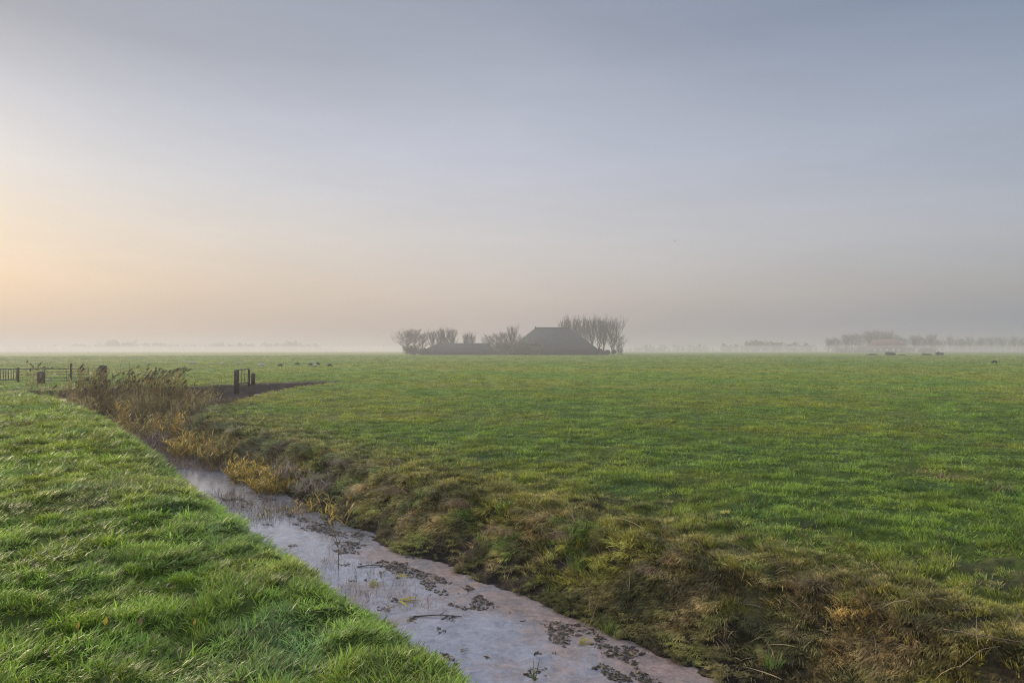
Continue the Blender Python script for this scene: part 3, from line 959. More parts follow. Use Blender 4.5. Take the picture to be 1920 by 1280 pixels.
reed('reed_bush', 'upright orange tipped sapling in the middle of the ditch', 'reeds', 325, 24.5, -0.9, 757, 0.35, 14, YE, 0.0, 12, 0.03, 0, 22, GY_, 0.03, 0.3)
reed('reed_bush', 'orange tipped spike above the large olive bush', 'reeds', 228, 26.5, -0.9, 740, 0.35, 12, YE, 0.0, 10, 0.03, 0, 23, GY_, 0.03, 0.3)
reed('reed_bush', 'yellow brown bush where the open water begins', 'reeds', 378, 22.5, -0.9, 785, 1.5, 150, YE, 0.0, 9, 0.15, 0, 24, GY_, 0.02, 0.34, True)
reed('reed_bush', 'olive green bush against the bank right of the yellow brown bush', 'reeds', 425, 20.8, -0.8, 805, 1.2, 110, OL, 0.0, 9, 0.15, 0, 25, GY_, 0.02, 0.32, True)
reed('reed_bush', 'bright ochre bush leaning over the water', 'reeds', 478, 18.2, -0.9, 836, 1.0, 120, YE, 0.0, 10, 0.15, 0, 26, GY_, 0.018, 0.30, True)
reed('reed_bush', 'orange brown bush at the water edge beside the ochre bush', 'reeds', 524, 16.8, -0.9, 858, 0.9, 110, YE, 0.0, 10, 0.15, 0, 27, GY_, 0.018, 0.28, True)
reed('reed_bush', 'small yellow reed fan standing alone at the bank foot', 'reeds', 634, 13.6, -0.9, 895, 0.4, 12, YE, 0.0, 7, 0.1, 0, 28, GY_, 0.022, 0.30, True)
reed('reed_bush', 'small orange tuft in the water below the ochre bush', 'reeds', 562, 14.6, -0.9, 918, 0.5, 18, YE, 0.0, 7, 0.1, 0, 29, GY_, 0.015, 0.2, True)
reed('reed_bush', 'sparse olive twigs standing in midstream', 'reeds', 505, 14.2, -0.9, 935, 0.4, 14, OL, 0.0, 7, 0.1, 0, 30, GY_, 0.013, 0.14, True, 0.004)


# grey dead stems where the ditch closes
reed('dead_stalk_clump', 'pale grey dead stems leaning from the foot of the verge', 'stalks', 270, 23.5, -0.9, 795, 1.5, 120, (M_drygrey, M_drygrey, M_plume), 0, 5, 0.2, math.pi, 31, None, 0.012, 0.35, True)
reed('dead_stalk_clump', 'grey dead stems and twigs under the edge of the right bank', 'stalks', 600, 15.6, -0.6, 868, 0.9, 90, (M_drygrey, M_drygrey, M_plume), 0, 5, 0.3, math.pi, 32, None, 0.010, 0.3, True)
reed('dead_stalk_clump', 'tangle of grey twigs hanging from the bank beside the ochre bush', 'stalks', 565, 17.0, -0.5, 845, 1.2, 80, (M_drygrey, M_drygrey, M_plume), 0, 5, 0.3, math.pi, 33, None, 0.010, 0.3, True)


def tufts_at(name, label, px, py, zb, n, L, width, mat, seed, a1=(0.3, 1.2), cat='grass tuft', group=None, bias=0.0, w=0.009, rz=0.0):
    X, Y = at(px, py, zb)
    o = tuft(name, n, width, L, w, mat, bias, (0.02, 0.4), a1, seed, 4)
    col.objects.link(o)
    o.location = (X, Y, zb); o.rotation_euler = (0, 0, rz)
    return tag(o, label, cat, group)


GT = 'green grass tufts at the water edge'
tufts_at('green_tuft', 'bright green tuft of grass at the foot of the right bank', 1138, 1185, -0.88, 40, 0.26, 0.07, M_gleaf, 601, group=GT)
tufts_at('green_tuft', 'small dark green tuft hanging over the scum further along the bank', 1030, 1120, -0.84, 34, 0.22, 0.07, M_gleaf, 602, group=GT)
tufts_at('green_tuft', 'green tuft in a hollow of the bank at the bottom edge', 1450, 1245, -0.45, 44, 0.18, 0.09, M_gleaf, 603, group=GT)
tufts_at('green_tuft', 'fresh green tuft halfway up the bank', 1085, 1062, -0.45, 60, 0.22, 0.14, M_gleaf, 604, group=GT)
tufts_at('green_tuft', 'thin green blades standing alone in the water', 1003, 1275, WATER, 4, 0.28, 0.02, M_gleaf, 605, (0.05, 0.4), group=GT)
tufts_at('green_tuft', 'yellow green tuft on the bank near the straw mat', 900, 1010, -0.45, 40, 0.2, 0.1, M_gleaf, 606, group=GT)

GS = 'straw tussocks hanging from the bank edge'
for k, (px, py, zb, L, wd, n, lab) in enumerate([
        (868, 948, -0.05, 0.42, 0.20, 150, 'pale straw mat drooping over the bank edge'),
        (745, 925, -0.10, 0.40, 0.22, 120, 'brown hanging tussock left of the pale straw mat'),
        (950, 1000, -0.12, 0.38, 0.16, 110, 'ginger hanging tussock right of the pale straw mat'),
        (1055, 1010, -0.10, 0.42, 0.16, 110, 'long brown hanging tussock in the middle of the bank'),
        (1225, 1075, -0.2, 0.34, 0.15, 90, 'olive straw tussock near the long bent stem'),
        (640, 870, -0.05, 0.36, 0.22, 110, 'grey brown tussock above the small yellow reed fan')]):
    o = tufts_at('straw_tussock', lab, px, py, zb, n, L, wd, [M_dry, M_dry, M_dry, M_dry, M_dry, M_drygrey][k], 620 + k, (1.9, 2.8), 'tussock', GS, 0.7, 0.006, down)


# bent dry stems and sticks
def stem(name, label, pts, r0, mat=M_dry, forks=()):
    S = MB()
    P = np.array(pts, float)
    t = np.linspace(0, 1, len(P)); tt = np.linspace(0, 1, 14)
    c = P[0]
    Q_ = np.stack([np.interp(tt, t, P[:, i]) for i in range(3)], 1)
    for _ in range(2): Q_[1:-1] = (Q_[:-2] + Q_[1:-1] * 2 + Q_[2:]) / 4
    S.tube(Q_ - c, np.linspace(r0, r0 * 0.45, 14), 5, 0.5)
    for (t0, vec, ln) in forks:
        k = int(t0 * 13); b = Q_[k] - c; v = np.array(vec, float); v /= np.linalg.norm(v)
        F_ = np.array([b, b + v * ln * 0.5, b + v * ln + np.array([0, 0, 0.04 * ln])])
        S.tube(F_, [r0 * 0.6, r0 * 0.45, r0 * 0.2], 4, 0.4)
    o = S.build(name, mat)
    o.location = c
    return tag(o, label, 'stem')


def P3(px, py, z):
    X, Y = at(px, py, z); return (X, Y, z)


def arc(px, py, z, dx, dy, h, n=6):
    """a stem rooted at a spot, rising h and reaching (dx,dy)"""
    b = np.array(P3(px, py, z))
    return [b + np.array([dx * t, dy * t, h * math.sin(t * math.pi * 0.62) / math.sin(math.pi * 0.62) if t < 1 else h]) for t in np.linspace(0, 1, n)]


b0 = np.array(P3(634, 1065, WATER))
stem('dry_stem', 'forked dry stem standing in the water', [b0, b0 + [0.01, 0, 0.25], b0 + [-0.03, 0.02, 0.45], b0 + [-0.12, 0.02, 0.70]], 0.008, M_dry,
     [(0.35, (0.7, 0, 0.7), 0.32), (0.55, (0.6, 0.1, 0.9), 0.25), (0.7, (-0.8, 0, 0.5), 0.22), (0.5, (-0.5, 0.1, 0.9), 0.3)])
b0 = np.array(P3(1105, 1150, -0.55))
stem('dry_stem', 'long bent straw stem arching over the right bank', [b0, b0 + [0.02, 0.05, 0.22], b0 + [-0.12, 0.1, 0.42], b0 + [-0.38, 0.1, 0.62]], 0.005)
b0 = np.array(P3(1103, 1180, -0.9))
stem('dry_stem', 'thin straight stem leaning against the bank beside the green tuft', [b0, b0 + [0.1, 0.1, 0.22], b0 + [0.24, 0.2, 0.52]], 0.004)
b0 = np.array(P3(1850, 1215, 0.0))
stem('dry_stem', 'reddish brown branched stem lying in the bottom right grass', [b0 + [-0.3, 0.1, 0.12], b0 + [0, 0, 0.1], b0 + [0.5, -0.1, 0.05]], 0.006, M_dry,
     [(0.3, (1, -0.6, -0.1), 0.4), (0.45, (-0.5, -0.8, 0), 0.35), (0.4, (0.6, 0.9, 0.2), 0.3)])
b0 = np.array(P3(1800, 1255, 0.0))
stem('dry_stem', 'crooked straw stalk at the bottom right corner', [b0 + [0, 0, 0.02], b0 + [0.2, 0.05, 0.14], b0 + [0.42, 0.15, 0.12]], 0.005)
b0 = np.array(P3(820, 935, 0.05))
stem('dry_stem', 'curled straw stalk above the pale straw mat', [b0 + [0, 0.1, 0.32], b0 + [0.01, 0.05, 0.14], b0 + [0.15, 0, 0.08], b0 + [0.34, 0, 0.08]], 0.006)
b0 = np.array(P3(520, 1110, WATER))
stem('dry_stem', 'thin dark twig leaning out of the water near the verge', [b0, b0 + [0.2, 0.1, 0.25], b0 + [0.42, 0.2, 0.45]], 0.004)
for k, (px, py, dx, dy, lab) in enumerate([(670, 1062, 0.42, 0.06, 'dark stick floating across the open water'),
                                           (775, 1155, 0.62, 0.0, 'long dark stick lying in the water below the yellow leaves'),
                                           (712, 1070, 0.08, -0.30, 'short stick floating beside the dark stick')]):
    b0 = np.array(P3(px, py, WATER + 0.008))
    stem('stick', lab, [b0, b0 + [dx * 0.5, dy * 0.5 + 0.03, 0.012], b0 + [dx, dy, 0.0]], 0.010, M_wood, [(0.6, (0.4, 0.5, 0.1), 0.14)])


def leaf_on_water(label, px, py, L, az, seed, mat=M_gold):
    g = np.random.default_rng(seed)
    S = MB(); b0 = np.array(P3(px, py, WATER + 0.01))
    for j in range(4):
        a = az + g.normal() * 0.6
        P = np.array([[math.cos(a) * t * L, math.sin(a) * t * L, 0.05 * L * math.sin(t * 3.1) + 0.015 * j] for t in np.linspace(0, 1, 6)])
        S.ribbon(P, np.array([0.3, 1, 1, 0.8, 0.5, 0.05]) * L * 0.055, [-math.sin(a), math.cos(a), 0.2], g.random())
    o = S.build('floating_leaf', mat); o.location = b0
    return tag(o, label, 'leaf', 'yellow leaves floating on the ditch')


leaf_on_water('yellow brown leaf blades afloat near the verge', 692, 1100, 0.26, 1.2, 41)
leaf_on_water('curved yellow leaf blade afloat beside the long dark stick', 748, 1130, 0.30, 0.2, 42)
leaf_on_water('dark brown curled leaf below the other floating leaves', 728, 1145, 0.2, 2.0, 43, M_dry)
leaf_on_water('yellow green leaf blade floating above the curved one', 742, 1083, 0.22, -0.2, 44)
leaf_on_water('yellow green blades floating at the foot of the right bank', 1085, 1208, 0.2, 0.5, 45)
leaf_on_water('small brown leaf floating alone below the verge crest', 862, 1222, 0.12, 0.8, 46, M_dry)


def broad_leaf(label, px, py, size, mat, seed, z=None):
    g = np.random.default_rng(seed)
    zz = 0.85
    X, Y = at(px, py, zz)
    S = MB(); az = g.random() * 6.28
    P = np.array([[0.15 * size * t, 0, size * t - 0.02] for t in np.linspace(0, 1, 7)])
    S.ribbon(P, np.array([0.1, 0.7, 1, 0.95, 0.7, 0.4, 0.03]) * size * 0.22, [math.cos(0.4), math.sin(0.4), 0.1], 0.6)
    S.tube([(0, 0, -0.1), (0, 0, 0)], [0.002, 0.002], 4)
    o = S.build('fallen_leaf', mat); o.location = (X, Y, zz)
    return tag(o, label, 'leaf', 'coloured leaves in the verge grass')


broad_leaf('bright yellow leaf standing in the verge grass at lower left', 197, 1165, 0.055, M_gold, 51)
broad_leaf('ochre leaf in the verge grass left of the bright yellow one', 145, 1172, 0.045, M_olive, 52)
broad_leaf('small dull leaf in the verge grass right of the bright yellow one', 364, 1165, 0.04, M_olive, 53)
broad_leaf('brown seed stalk leaf in the verge grass between two yellow leaves', 262, 1165, 0.05, M_dry, 54)

# dead clippings lying out in the field
for k, (px, py, lab) in enumerate([(1780, 898, 'brown heap of dead clippings lying on the field at right'),
                                   (1865, 918, 'smaller dark heap of dead clippings near the right edge'),
                                   (1720, 888, 'thin scatter of dead clippings left of the brown heap')]):
    tufts_at('dead_clippings', lab, px, py, 0.0, 60, 0.22, 0.28 if k != 2 else 0.35, M_dry, 640 + k, (1.0, 1.7), 'clippings', 'heaps of dead clippings on the field', 0.2, 0.010)

# molehill-like clods on the field edge
def clod(label, px, py, r, seed):
    g = np.random.default_rng(seed)
    X, Y = at(px, py, 0.02)
    n1, n2 = 14, 7
    V = []
    for i in range(n2):
        e = i / (n2 - 1) * math.pi / 2
        for j in range(n1):
            a = j / n1 * 6.283
            rr = r * math.cos(e) * (0.8 + 0.4 * g.random())
            V.append((rr * math.cos(a) * 1.4, rr * math.sin(a), r * 0.5 * math.sin(e) * (0.8 + 0.4 * g.random()) - 0.03))
    q = [(i * n1 + j, i * n1 + (j + 1) % n1, (i + 1) * n1 + (j + 1) % n1, (i + 1) * n1 + j) for i in range(n2 - 1) for j in range(n1)]
    o = link('earth_clod', make_mesh('earth_clod', V, [q], M_clod, True))
    o.location = (X, Y, float(height(np.array([X]), np.array([Y]))[0]) + 0.01)
    return tag(o, label, 'clod', 'bare earth clods along the field edge')


M_clod = mat_plain('bare_earth', (0.028, 0.022, 0.018), (0.07, 0.055, 0.045), 14, 0.9, 0.02)
clod('dark flat clod of earth in the grass at lower right', 1712, 1108, 0.10, 1)
clod('grey earth clod in the grass above the bank edge', 1325, 1010, 0.09, 2)
clod('dark clod beside a hollow in the middle of the bank edge', 1235, 1002, 0.09, 3)
clod('small dark clod on the field above the ginger tussock', 1080, 960, 0.08, 4)


# ------------------------------------------------------------------ gates, posts
def post(name, label, X, Y, z0, z1, w, group=None):
    S = MB(); S.box(-w / 2, w / 2, -w / 2, w / 2, 0, z1 - z0, 0.4, w * 0.12)
    o = S.build(name, M_wood); o.location = (X, Y, z0); o.rotation_euler = (0.01, 0.015, 0.3)
    return tag(o, label, 'post', group)


post('wooden_post', 'thick dark wooden post rising out of the brown reeds', xat(192, 36), 36, -1.1, zat(685, 36), 0.32)
post('wooden_post', 'short thick wooden post left of the bar gate', xat(77, 52), 52, -0.1, zat(696, 52), 0.42)
post('wooden_post', 'thin pointed post sticking up behind the bar gate', xat(133, 56), 56, -0.1, zat(681, 56), 0.13)
post('wooden_post', 'thin post at the end of the picket railing', xat(34, 54), 54, -0.1, zat(689, 54), 0.12)
post('wooden_post', 'stubby post right of the small open gate', xat(474.5, 51), 51, -0.1, zat(699, 51), 0.26)

# bar gate at left
Yg = 54.0
xl, xr = xat(84, Yg), xat(166, Yg)
g_ = thing('bar_gate', 'low metal bar gate between the short post and the reeds', 'gate', (xl, Yg, 0))
Wg = xr - xl
S = MB(); S.tube([(0, 0, 0.12), (0, 0, 1.05), (Wg, 0.02, 1.05), (Wg, 0.02, 0.12), (0, 0, 0.12)], 0.04, 6); S.build('frame', M_metal, g_)
for zz in (0.36, 0.60, 0.82):
    S = MB(); S.tube([(0, 0, zz), (Wg, 0.02, zz)], 0.03, 6); S.build('rail', M_metal, g_)
S = MB(); S.tube([(Wg * 0.5, 0.01, 0.12), (Wg * 0.5, 0.01, 1.05)], 0.02, 6); S.build('brace', M_metal, g_)
# picket railing further left
xl, xr = xat(-60, Yg), xat(33, Yg)
g_ = thing('picket_railing', 'metal railing with thin upright bars at the left edge', 'railing', (xl, Yg, 0))
Wg = xr - xl
for zz in (1.02, 0.18):
    S = MB(); S.tube([(0, 0, zz), (Wg, 0, zz)], 0.04, 6); S.build('rail', M_metal, g_)
for k in range(19):
    S = MB(); xx = Wg * (k + 0.5) / 19; S.tube([(xx, 0.0, 0.18), (xx, 0.0, 1.02)], 0.026, 6); S.build('bar', M_metal, g_)
# single rail joining railing and bar gate
g_ = thing('fence_rail', 'long thin rail running from the picket railing to the bar gate', 'rail', (xat(35, Yg), Yg - 0.05, 0))
S = MB(); S.tube([(0, 0, 1.02), (xat(84, Yg) - xat(35, Yg), 0, 1.08)], 0.036, 6); S.build('rail', M_metal, g_)
S = MB(); S.tube([(0, 0, 0.55), (xat(84, Yg) - xat(35, Yg), 0, 0.58)], 0.016, 6); S.build('rail', M_metal, g_)

# small open gate on the bank of the watering place
A = np.array([xat(443, 47.5), 47.5]); B = np.array([xat(466.5, 50.5), 50.5])
post('gate_post', 'thick near post carrying the small open gate', A[0], A[1], -0.5, zat(693, 47.5), 0.30)
post('gate_post', 'slim far post of the small open gate', B[0], B[1], -0.3, zat(692, 50.5), 0.16)
g_ = thing('small_gate', 'narrow metal gate hung between two dark posts on the muddy bank', 'gate', (A[0], A[1], 0))
dv = B - A
S = MB(); zt = zat(692, 49) - 0.02
S.tube([(dv[0] * .1, dv[1] * .1, 0.15), (dv[0] * .1, dv[1] * .1, zt), (dv[0] * .96, dv[1] * .96, zt), (dv[0] * .96, dv[1] * .96, 0.15), (dv[0] * .1, dv[1] * .1, 0.15)], 0.04, 6)
S.build('frame', M_metal, g_)
for t in (0.38, 0.66):
    S = MB(); S.tube([(dv[0] * t, dv[1] * t, 0.15), (dv[0] * t, dv[1] * t, zt)], 0.024, 5); S.build('bar', M_metal, g_)
for zz in (0.45, 0.8):
    S = MB(); S.tube([(dv[0] * .1, dv[1] * .1, zz), (dv[0] * .96, dv[1] * .96, zz)], 0.014, 5); S.build('rail', M_metal, g_)
# pale plank lying in the mud
Xp, Yp = xat(478, 44.5), 44.5
S = MB(); S.box(-0.05, 1.05, -0.12, 0.12, 0, 0.05, 0.5, 0.008)
o = S.build('plank', M_drygrey); o.location = (Xp, Yp, -0.42); o.rotation_euler = (0.25, -0.04, 0.1)
tag(o, 'pale plank lying on the dark mud below the small gate', 'plank')


# ------------------------------------------------------------------ bare trees
def grow(g, S_thick, S_thin, P, d, L, r, lvl, maxl, spread, upb, fork):
    segs = 4 if lvl < 2 else 3
    pts = [P]; dd = d.copy()
    for k in range(segs):
        dd = dd + g.normal(size=3) * 0.10 + np.array([0, 0, upb])
        dd /= np.linalg.norm(dd)
        pts.append(pts[-1] + dd * L / segs)
    pts = np.array(pts)
    rad = np.maximum(np.linspace(r, r * (0.62 if lvl < maxl else 0.25), segs + 1), 0.03)
    (S_thick if lvl < 2 else S_thin).tube(pts, rad, 6 if lvl == 0 else (4 if lvl < 2 else 3), g.random())
    if lvl >= maxl: return
    nb = fork[min(lvl, len(fork) - 1)]
    for j in range(nb):
        t = 1.0 if j < 2 else g.uniform(0.35, 0.95)
        if lvl == 0 and j >= 2: t = g.uniform(0.5, 1.0)
        k = t * segs; k0 = min(int(k), segs - 1)
        b = pts[k0] + (pts[k0 + 1] - pts[k0]) * (k - k0)
        ax = np.cross(dd, g.normal(size=3)); ax /= np.linalg.norm(ax) + 1e-9
        an = spread * g.uniform(0.6, 1.3)
        nd = dd * math.cos(an) + ax * math.sin(an)
        grow(g, S_thick, S_thin, b, nd, L * g.uniform(0.62, 0.82), r * (0.62 if j < 2 else 0.45), lvl + 1, maxl, spread, upb, fork)


def bare_tree(name, seed, H, width, base, up, label, group, loc=(0, 0, 0), nb=34):
    """a leader with side branches, each with twigs; the outline is a ragged dome"""
    g = np.random.default_rng(seed)
    root = thing(name, label, 'tree', loc, 0, group)
    A_, B_ = MB(), MB()
    nlead = g.integers(1, 3) if up > 0.6 else g.integers(1, 4)
    leads = []
    for k in range(nlead):
        az = g.random() * 6.28; ln = g.uniform(0.02, 0.16) if nlead > 1 else 0.02
        P = bend_path(g, (0, 0, -0.3), H * g.uniform(0.82, 0.98), ln, az, 9, -0.03)
        P[1:-1] += g.normal(size=(8, 3)) * H * 0.008
        A_.tube(P, np.linspace(H * 0.017, 0.05, 10), 6, g.random()); leads.append(P)
    for i in range(nb):
        P = leads[i % nlead]; t = base + (0.98 - base) * ((i + g.random()) / nb)
        k = t * 9; k0 = min(int(k), 8); b = P[k0] + (P[k0 + 1] - P[k0]) * (k - k0)
        prof = math.sqrt(max(0.05, 1 - ((t - 0.60) / 0.52) ** 2))
        L = width * 0.62 * prof * g.uniform(0.65, 1.2) / max(0.45, math.sin(up + 0.15))
        L = min(L, (H * 1.03 - b[2]) * 1.05 + 0.6)
        az = i * 2.4 + g.normal() * 0.4
        BP = bend_path(g, b, L, up * g.uniform(0.8, 1.25), az, 5, -0.25 if up < 0.6 else -0.05)
        BP[1:] += g.normal(size=(5, 3)) * L * 0.02
        B_.tube(BP, np.maximum(np.linspace(0.012 * L + 0.03, 0.03, 6), 0.028), 4, g.random())
        for j in range(9):
            q = g.uniform(0.2, 1.0) * 5; q0 = min(int(q), 4); c = BP[q0] + (BP[q0 + 1] - BP[q0]) * (q - q0)
            l2 = L * g.uniform(0.22, 0.45)
            TP = bend_path(g, c, l2, up * g.uniform(0.5, 1.5), az + g.normal() * 1.0, 3, -0.2)
            B_.tube(TP, [0.03, 0.026, 0.022, 0.018], 3, g.random())
            for m_ in range(6):
                c2 = TP[g.integers(1, 4)]
                T2 = bend_path(g, c2, l2 * g.uniform(0.3, 0.6), up * g.uniform(0.3, 1.7), g.random() * 6.28, 2, -0.2)
                B_.tube(T2, [0.022, 0.02, 0.014], 3, g.random())
    A_.build('trunk', M_bark, root, True)
    B_.build('crown', M_twig, root)
    return root


YF = 361.0
GR = 'bare trees round the big dark barn'
protoU = [bare_tree('bare_tree', 50 + k, 16.0, 7.6, 0.22, 0.44, 'tall bare tree', GR) for k in range(3)]
protoR = [bare_tree('bare_tree', 60 + k, 12.0, 11.0, 0.10, 0.95, 'round bare tree', GR) for k in range(3)]
tree_list = [
    # px, top row, distance, kind, width factor, label
    (762, 618, 358, 'R', 1.0, 'leftmost round bare tree of the barn group'),
    (778, 617, 362, 'R', 1.05, 'second round bare tree from the left of the barn group'),
    (792, 624, 366, 'R', 0.9, 'bare tree where the low shed roof begins to rise'),
    (812, 625, 380, 'U', 1.1, 'first of the slim bare trees behind the low shed'),
    (824, 622, 380, 'U', 1.2, 'second of the slim bare trees behind the low shed'),
    (836, 623, 380, 'U', 1.2, 'third of the slim bare trees behind the low shed'),
    (849, 622, 380, 'U', 1.3, 'fourth of the slim bare trees behind the low shed'),
    (873, 630, 378, 'U', 1.0, 'small thin tree above the middle of the low shed'),
    (884, 629, 378, 'U', 1.1, 'small thin tree above the right part of the low shed'),
    (916, 627, 372, 'R', 0.8, 'bare tree at the right end of the low shed'),
    (932, 625, 370, 'R', 0.9, 'bare tree between the low shed and the barn'),
    (947, 622, 368, 'R', 0.8, 'bare tree nearer the barn in the gap'),
    (960, 617, 366, 'U', 1.0, 'tallest bare tree in the gap left of the barn'),
    (978, 627, 366, 'R', 0.9, 'bare tree touching the left slope of the barn roof'),
    (1056, 606, 392, 'U', 0.9, 'bare tree peeping over the barn ridge'),
    (1073, 603, 390, 'U', 1.0, 'leftmost tall bare tree beside the barn roof'),
    (1086, 604, 390, 'U', 0.9, 'second tall bare tree right of the barn ridge'),
    (1098, 605, 390, 'U', 0.9, 'third tall bare tree right of the barn ridge'),
    (1110, 604, 390, 'U', 0.9, 'tall bare tree above the lower slope of the barn roof'),
    (1122, 604, 388, 'U', 1.0, 'tall bare tree with a forked trunk near the roof foot'),
    (1132, 606, 388, 'U', 1.1, 'tall bare tree second from the right of the row'),
    (1148, 606, 386, 'U', 1.35, 'wide fan shaped bare tree at the right end of the row'),
    (1160, 628, 384, 'R', 0.8, 'small bare tree at the far right foot of the row'),
]
cnt = {'U': 0, 'R': 0}
for i, (px, ty, Y, kd, wf, lab) in enumerate(tree_list):
    pr = protoU if kd == 'U' else protoR
    h0 = 16.0 if kd == 'U' else 12.0
    k = cnt[kd]; cnt[kd] += 1
    H = zat(ty, Y) * 0.95
    loc = (xat(px, Y), Y, 0); sc_ = (H / h0 * wf, H / h0 * wf, H / h0)
    if k < 3:
        o = pr[k]; o.location = loc; o.scale = sc_; o['label'] = lab; o.rotation_euler.z = i * 1.3
    else:
        dup(pr[k % 3], loc, i * 1.7, sc_, lab)


def shrub(name, label, px, Y, w, h, seed, mat=None, group=None, n=900, z=0.0, leaf=0.35):
    g = np.random.default_rng(seed)
    nl = max(3, int(w / h) + 2)
    cs = [(g.uniform(-0.32, 0.32) * w, g.uniform(-0.25, 0.25) * w * 0.6, h * g.uniform(0.2, 0.45), g.uniform(0.45, 0.75)) for _ in range(nl)]
    V = []; var = []
    for i in range(n):
        c = cs[g.integers(nl)]
        u = g.normal(size=3); u /= np.linalg.norm(u); rr = g.random() ** 0.45
        q_ = np.array([c[0] + u[0] * rr * c[3] * w * 0.42, c[1] + u[1] * rr * c[3] * w * 0.4, c[2] + u[2] * rr * c[3] * h * 0.62])
        if q_[2] < 0: q_[2] = abs(q_[2]) * 0.5
        a = g.normal(size=3); a /= np.linalg.norm(a); b = np.cross(a, g.normal(size=3)); b /= np.linalg.norm(b)
        sz = leaf * g.uniform(0.5, 1.3)
        V += [q_ + a * sz, q_ + b * sz * 0.5, q_ - a * sz * 0.6, q_ - b * sz * 0.5]
        var += [g.random()] * 4
    X = xat(px, Y)
    me = make_mesh(name, np.array(V), [np.arange(4 * n).reshape(n, 4)], mat or M_shrub, False, {'var': ('FLOAT', var)})
    o = link(name, me); o.location = (X, Y, z)
    return tag(o, label, 'shrub', group)


GH = 'shrubs round the big dark barn'
for i, (px, py, wpx, Y, lab) in enumerate([
        (768, 645, 34, 357, 'grey thicket under the leftmost round trees'),
        (925, 636, 36, 358, 'brown thicket at the right end of the low shed'),
        (950, 632, 40, 357, 'brown thicket in the middle of the gap'),
        (980, 631, 44, 342, 'brown thicket against the left side of the barn'),
        (945, 646, 100, 345, 'low dark hedge in front of the gap'),
        (912, 634, 40, 362, 'grey brown scrub right behind the end of the low shed'),
        (958, 627, 34, 368, 'tall scrub behind the thickets in the gap'),
        (778, 640, 40, 356, 'scrub at the foot of the second round bare tree'),
        (800, 650, 30, 352, 'low scrub against the left end of the low shed'),
        (1118, 648, 40, 352, 'dark bushes at the right foot of the barn roof'),
        (1143, 652, 26, 352, 'small dark bushes under the wide fan shaped tree'),
        (1163, 634, 20, 380, 'airy dark evergreen at the right end of the group')]):
    h = zat(py, Y); w = wpx * Y / FPX
    shrub('shrub', lab, px, Y, w, h * 1.05, 700 + i, None, GH, 1500 if i != 11 else 500)

# bushes out in the field at right
GB = 'bushes on the misty field at right'
M_bush2 = mat_leaf('bush_leaf', (0.07, 0.08, 0.03), transl=0.2, dead=2, var_amp=0.6)
for i, (px, py, wpx, Y, lab) in enumerate([
        (1636, 662, 26, 330, 'low dark bush leftmost on the misty field'),
        (1668, 658, 22, 320, 'round olive bush on the misty field'),
        (1692, 664, 14, 330, 'small dark bush just right of the round olive bush'),
        (1736, 661, 20, 330, 'low bush left of the second round bush'),
        (1762, 658, 15, 325, 'round bush furthest right on the misty field')]):
    shrub('field_bush', lab, px, Y, wpx * Y / FPX, zat(py, Y), 720 + i, M_bush2, GB, 900, leaf=0.25)

# ------------------------------------------------------------------ big barn
bx = xat(1035, YF)
barn = thing('barn', 'huge dark pyramid roofed barn among bare trees in the middle distance', 'barn', (bx, YF, 0))
rl = 17.2; zr = zat(614.5, YF); ze = 2.6; half = 23.0; dep = 14.0
S = MB()
V = [(-half, -dep, ze), (half, -dep, ze), (half, dep, ze), (-half, dep, ze), (-rl / 2, 0, zr), (rl / 2, 0, zr),
     (-half, -dep, ze - 0.35), (half, -dep, ze - 0.35), (half, dep, ze - 0.35), (-half, dep, ze - 0.35)]
S.add(V, [(0, 1, 5, 4), (2, 3, 4, 5), (0, 6, 7, 1), (1, 7, 8, 2), (2, 8, 9, 3), (3, 9, 6, 0), (6, 9, 8, 7)], [(1, 2, 5), (3, 0, 4)])
roof = S.build('roof', M_thatch, barn)
for sx in (-1, 1):
    S = MB(); S.box(sx * rl / 2 - 0.35, sx * rl / 2 + 0.35, -0.35, 0.35, zr - 0.4, zr + (1.0 if sx > 0 else 0.7), 0.5, 0.1)
    S.build('ridge_ornament', M_dark, roof)
S = MB(); S.tube([(-rl / 2, 0, zr + 0.02), (rl / 2, 0, zr + 0.02)], 0.28, 6); S.build('ridge', M_dark, roof)
S = MB(); S.box(-half + 1, half - 1, -dep + 1, dep - 1, -0.2, ze - 0.1); wall = S.build('wall', M_dark, barn)
for dx in (-6.5, 4.5):
    S = MB(); S.box(dx - 1.7, dx + 1.7, -dep + 0.93, -dep + 0.99, 0, 2.2); S.build('door', M_dark, barn)
# front house of the barn, reddish brick with small hip roof
fh = thing('farmhouse', 'reddish brick farmhouse front at the left foot of the barn', 'house', (xat(1004, 343), 343, 0))
S = MB(); S.box(-2.4, 2.4, -3, 3, -0.2, 4.6); S.build('wall', M_brick, fh)
S = MB(); S.add([(-2.7, -3.4, 4.6), (2.7, -3.4, 4.6), (2.7, 3.4, 4.6), (-2.7, 3.4, 4.6), (-0.8, 0, 6.6), (0.8, 0, 6.6)],
                [(0, 1, 5, 4), (2, 3, 4, 5), (0, 3, 2, 1)], [(1, 2, 5), (3, 0, 4)]); rf = S.build('roof', M_thatch, fh)
S = MB(); S.box(-0.35, 0.35, -0.3, 0.3, 6.2, 7.3, 0.5, 0.05); S.build('chimney', M_brick, rf)
for dx in (-1.4, 1.4):
    f_ = MB(); f_.box(dx - 0.5, dx + 0.5, -3.07, -3.003, 1.3, 2.8); w_ = f_.build('window', M_drygrey, fh)
    f_ = MB(); f_.box(dx - 0.42, dx + 0.42, -3.10, -3.073, 1.38, 2.72); f_.build('pane', M_dark, w_)
f_ = MB(); f_.box(-0.5, 0.5, -3.06, -3.003, 0.0, 2.2); f_.build('door', M_dark, fh)
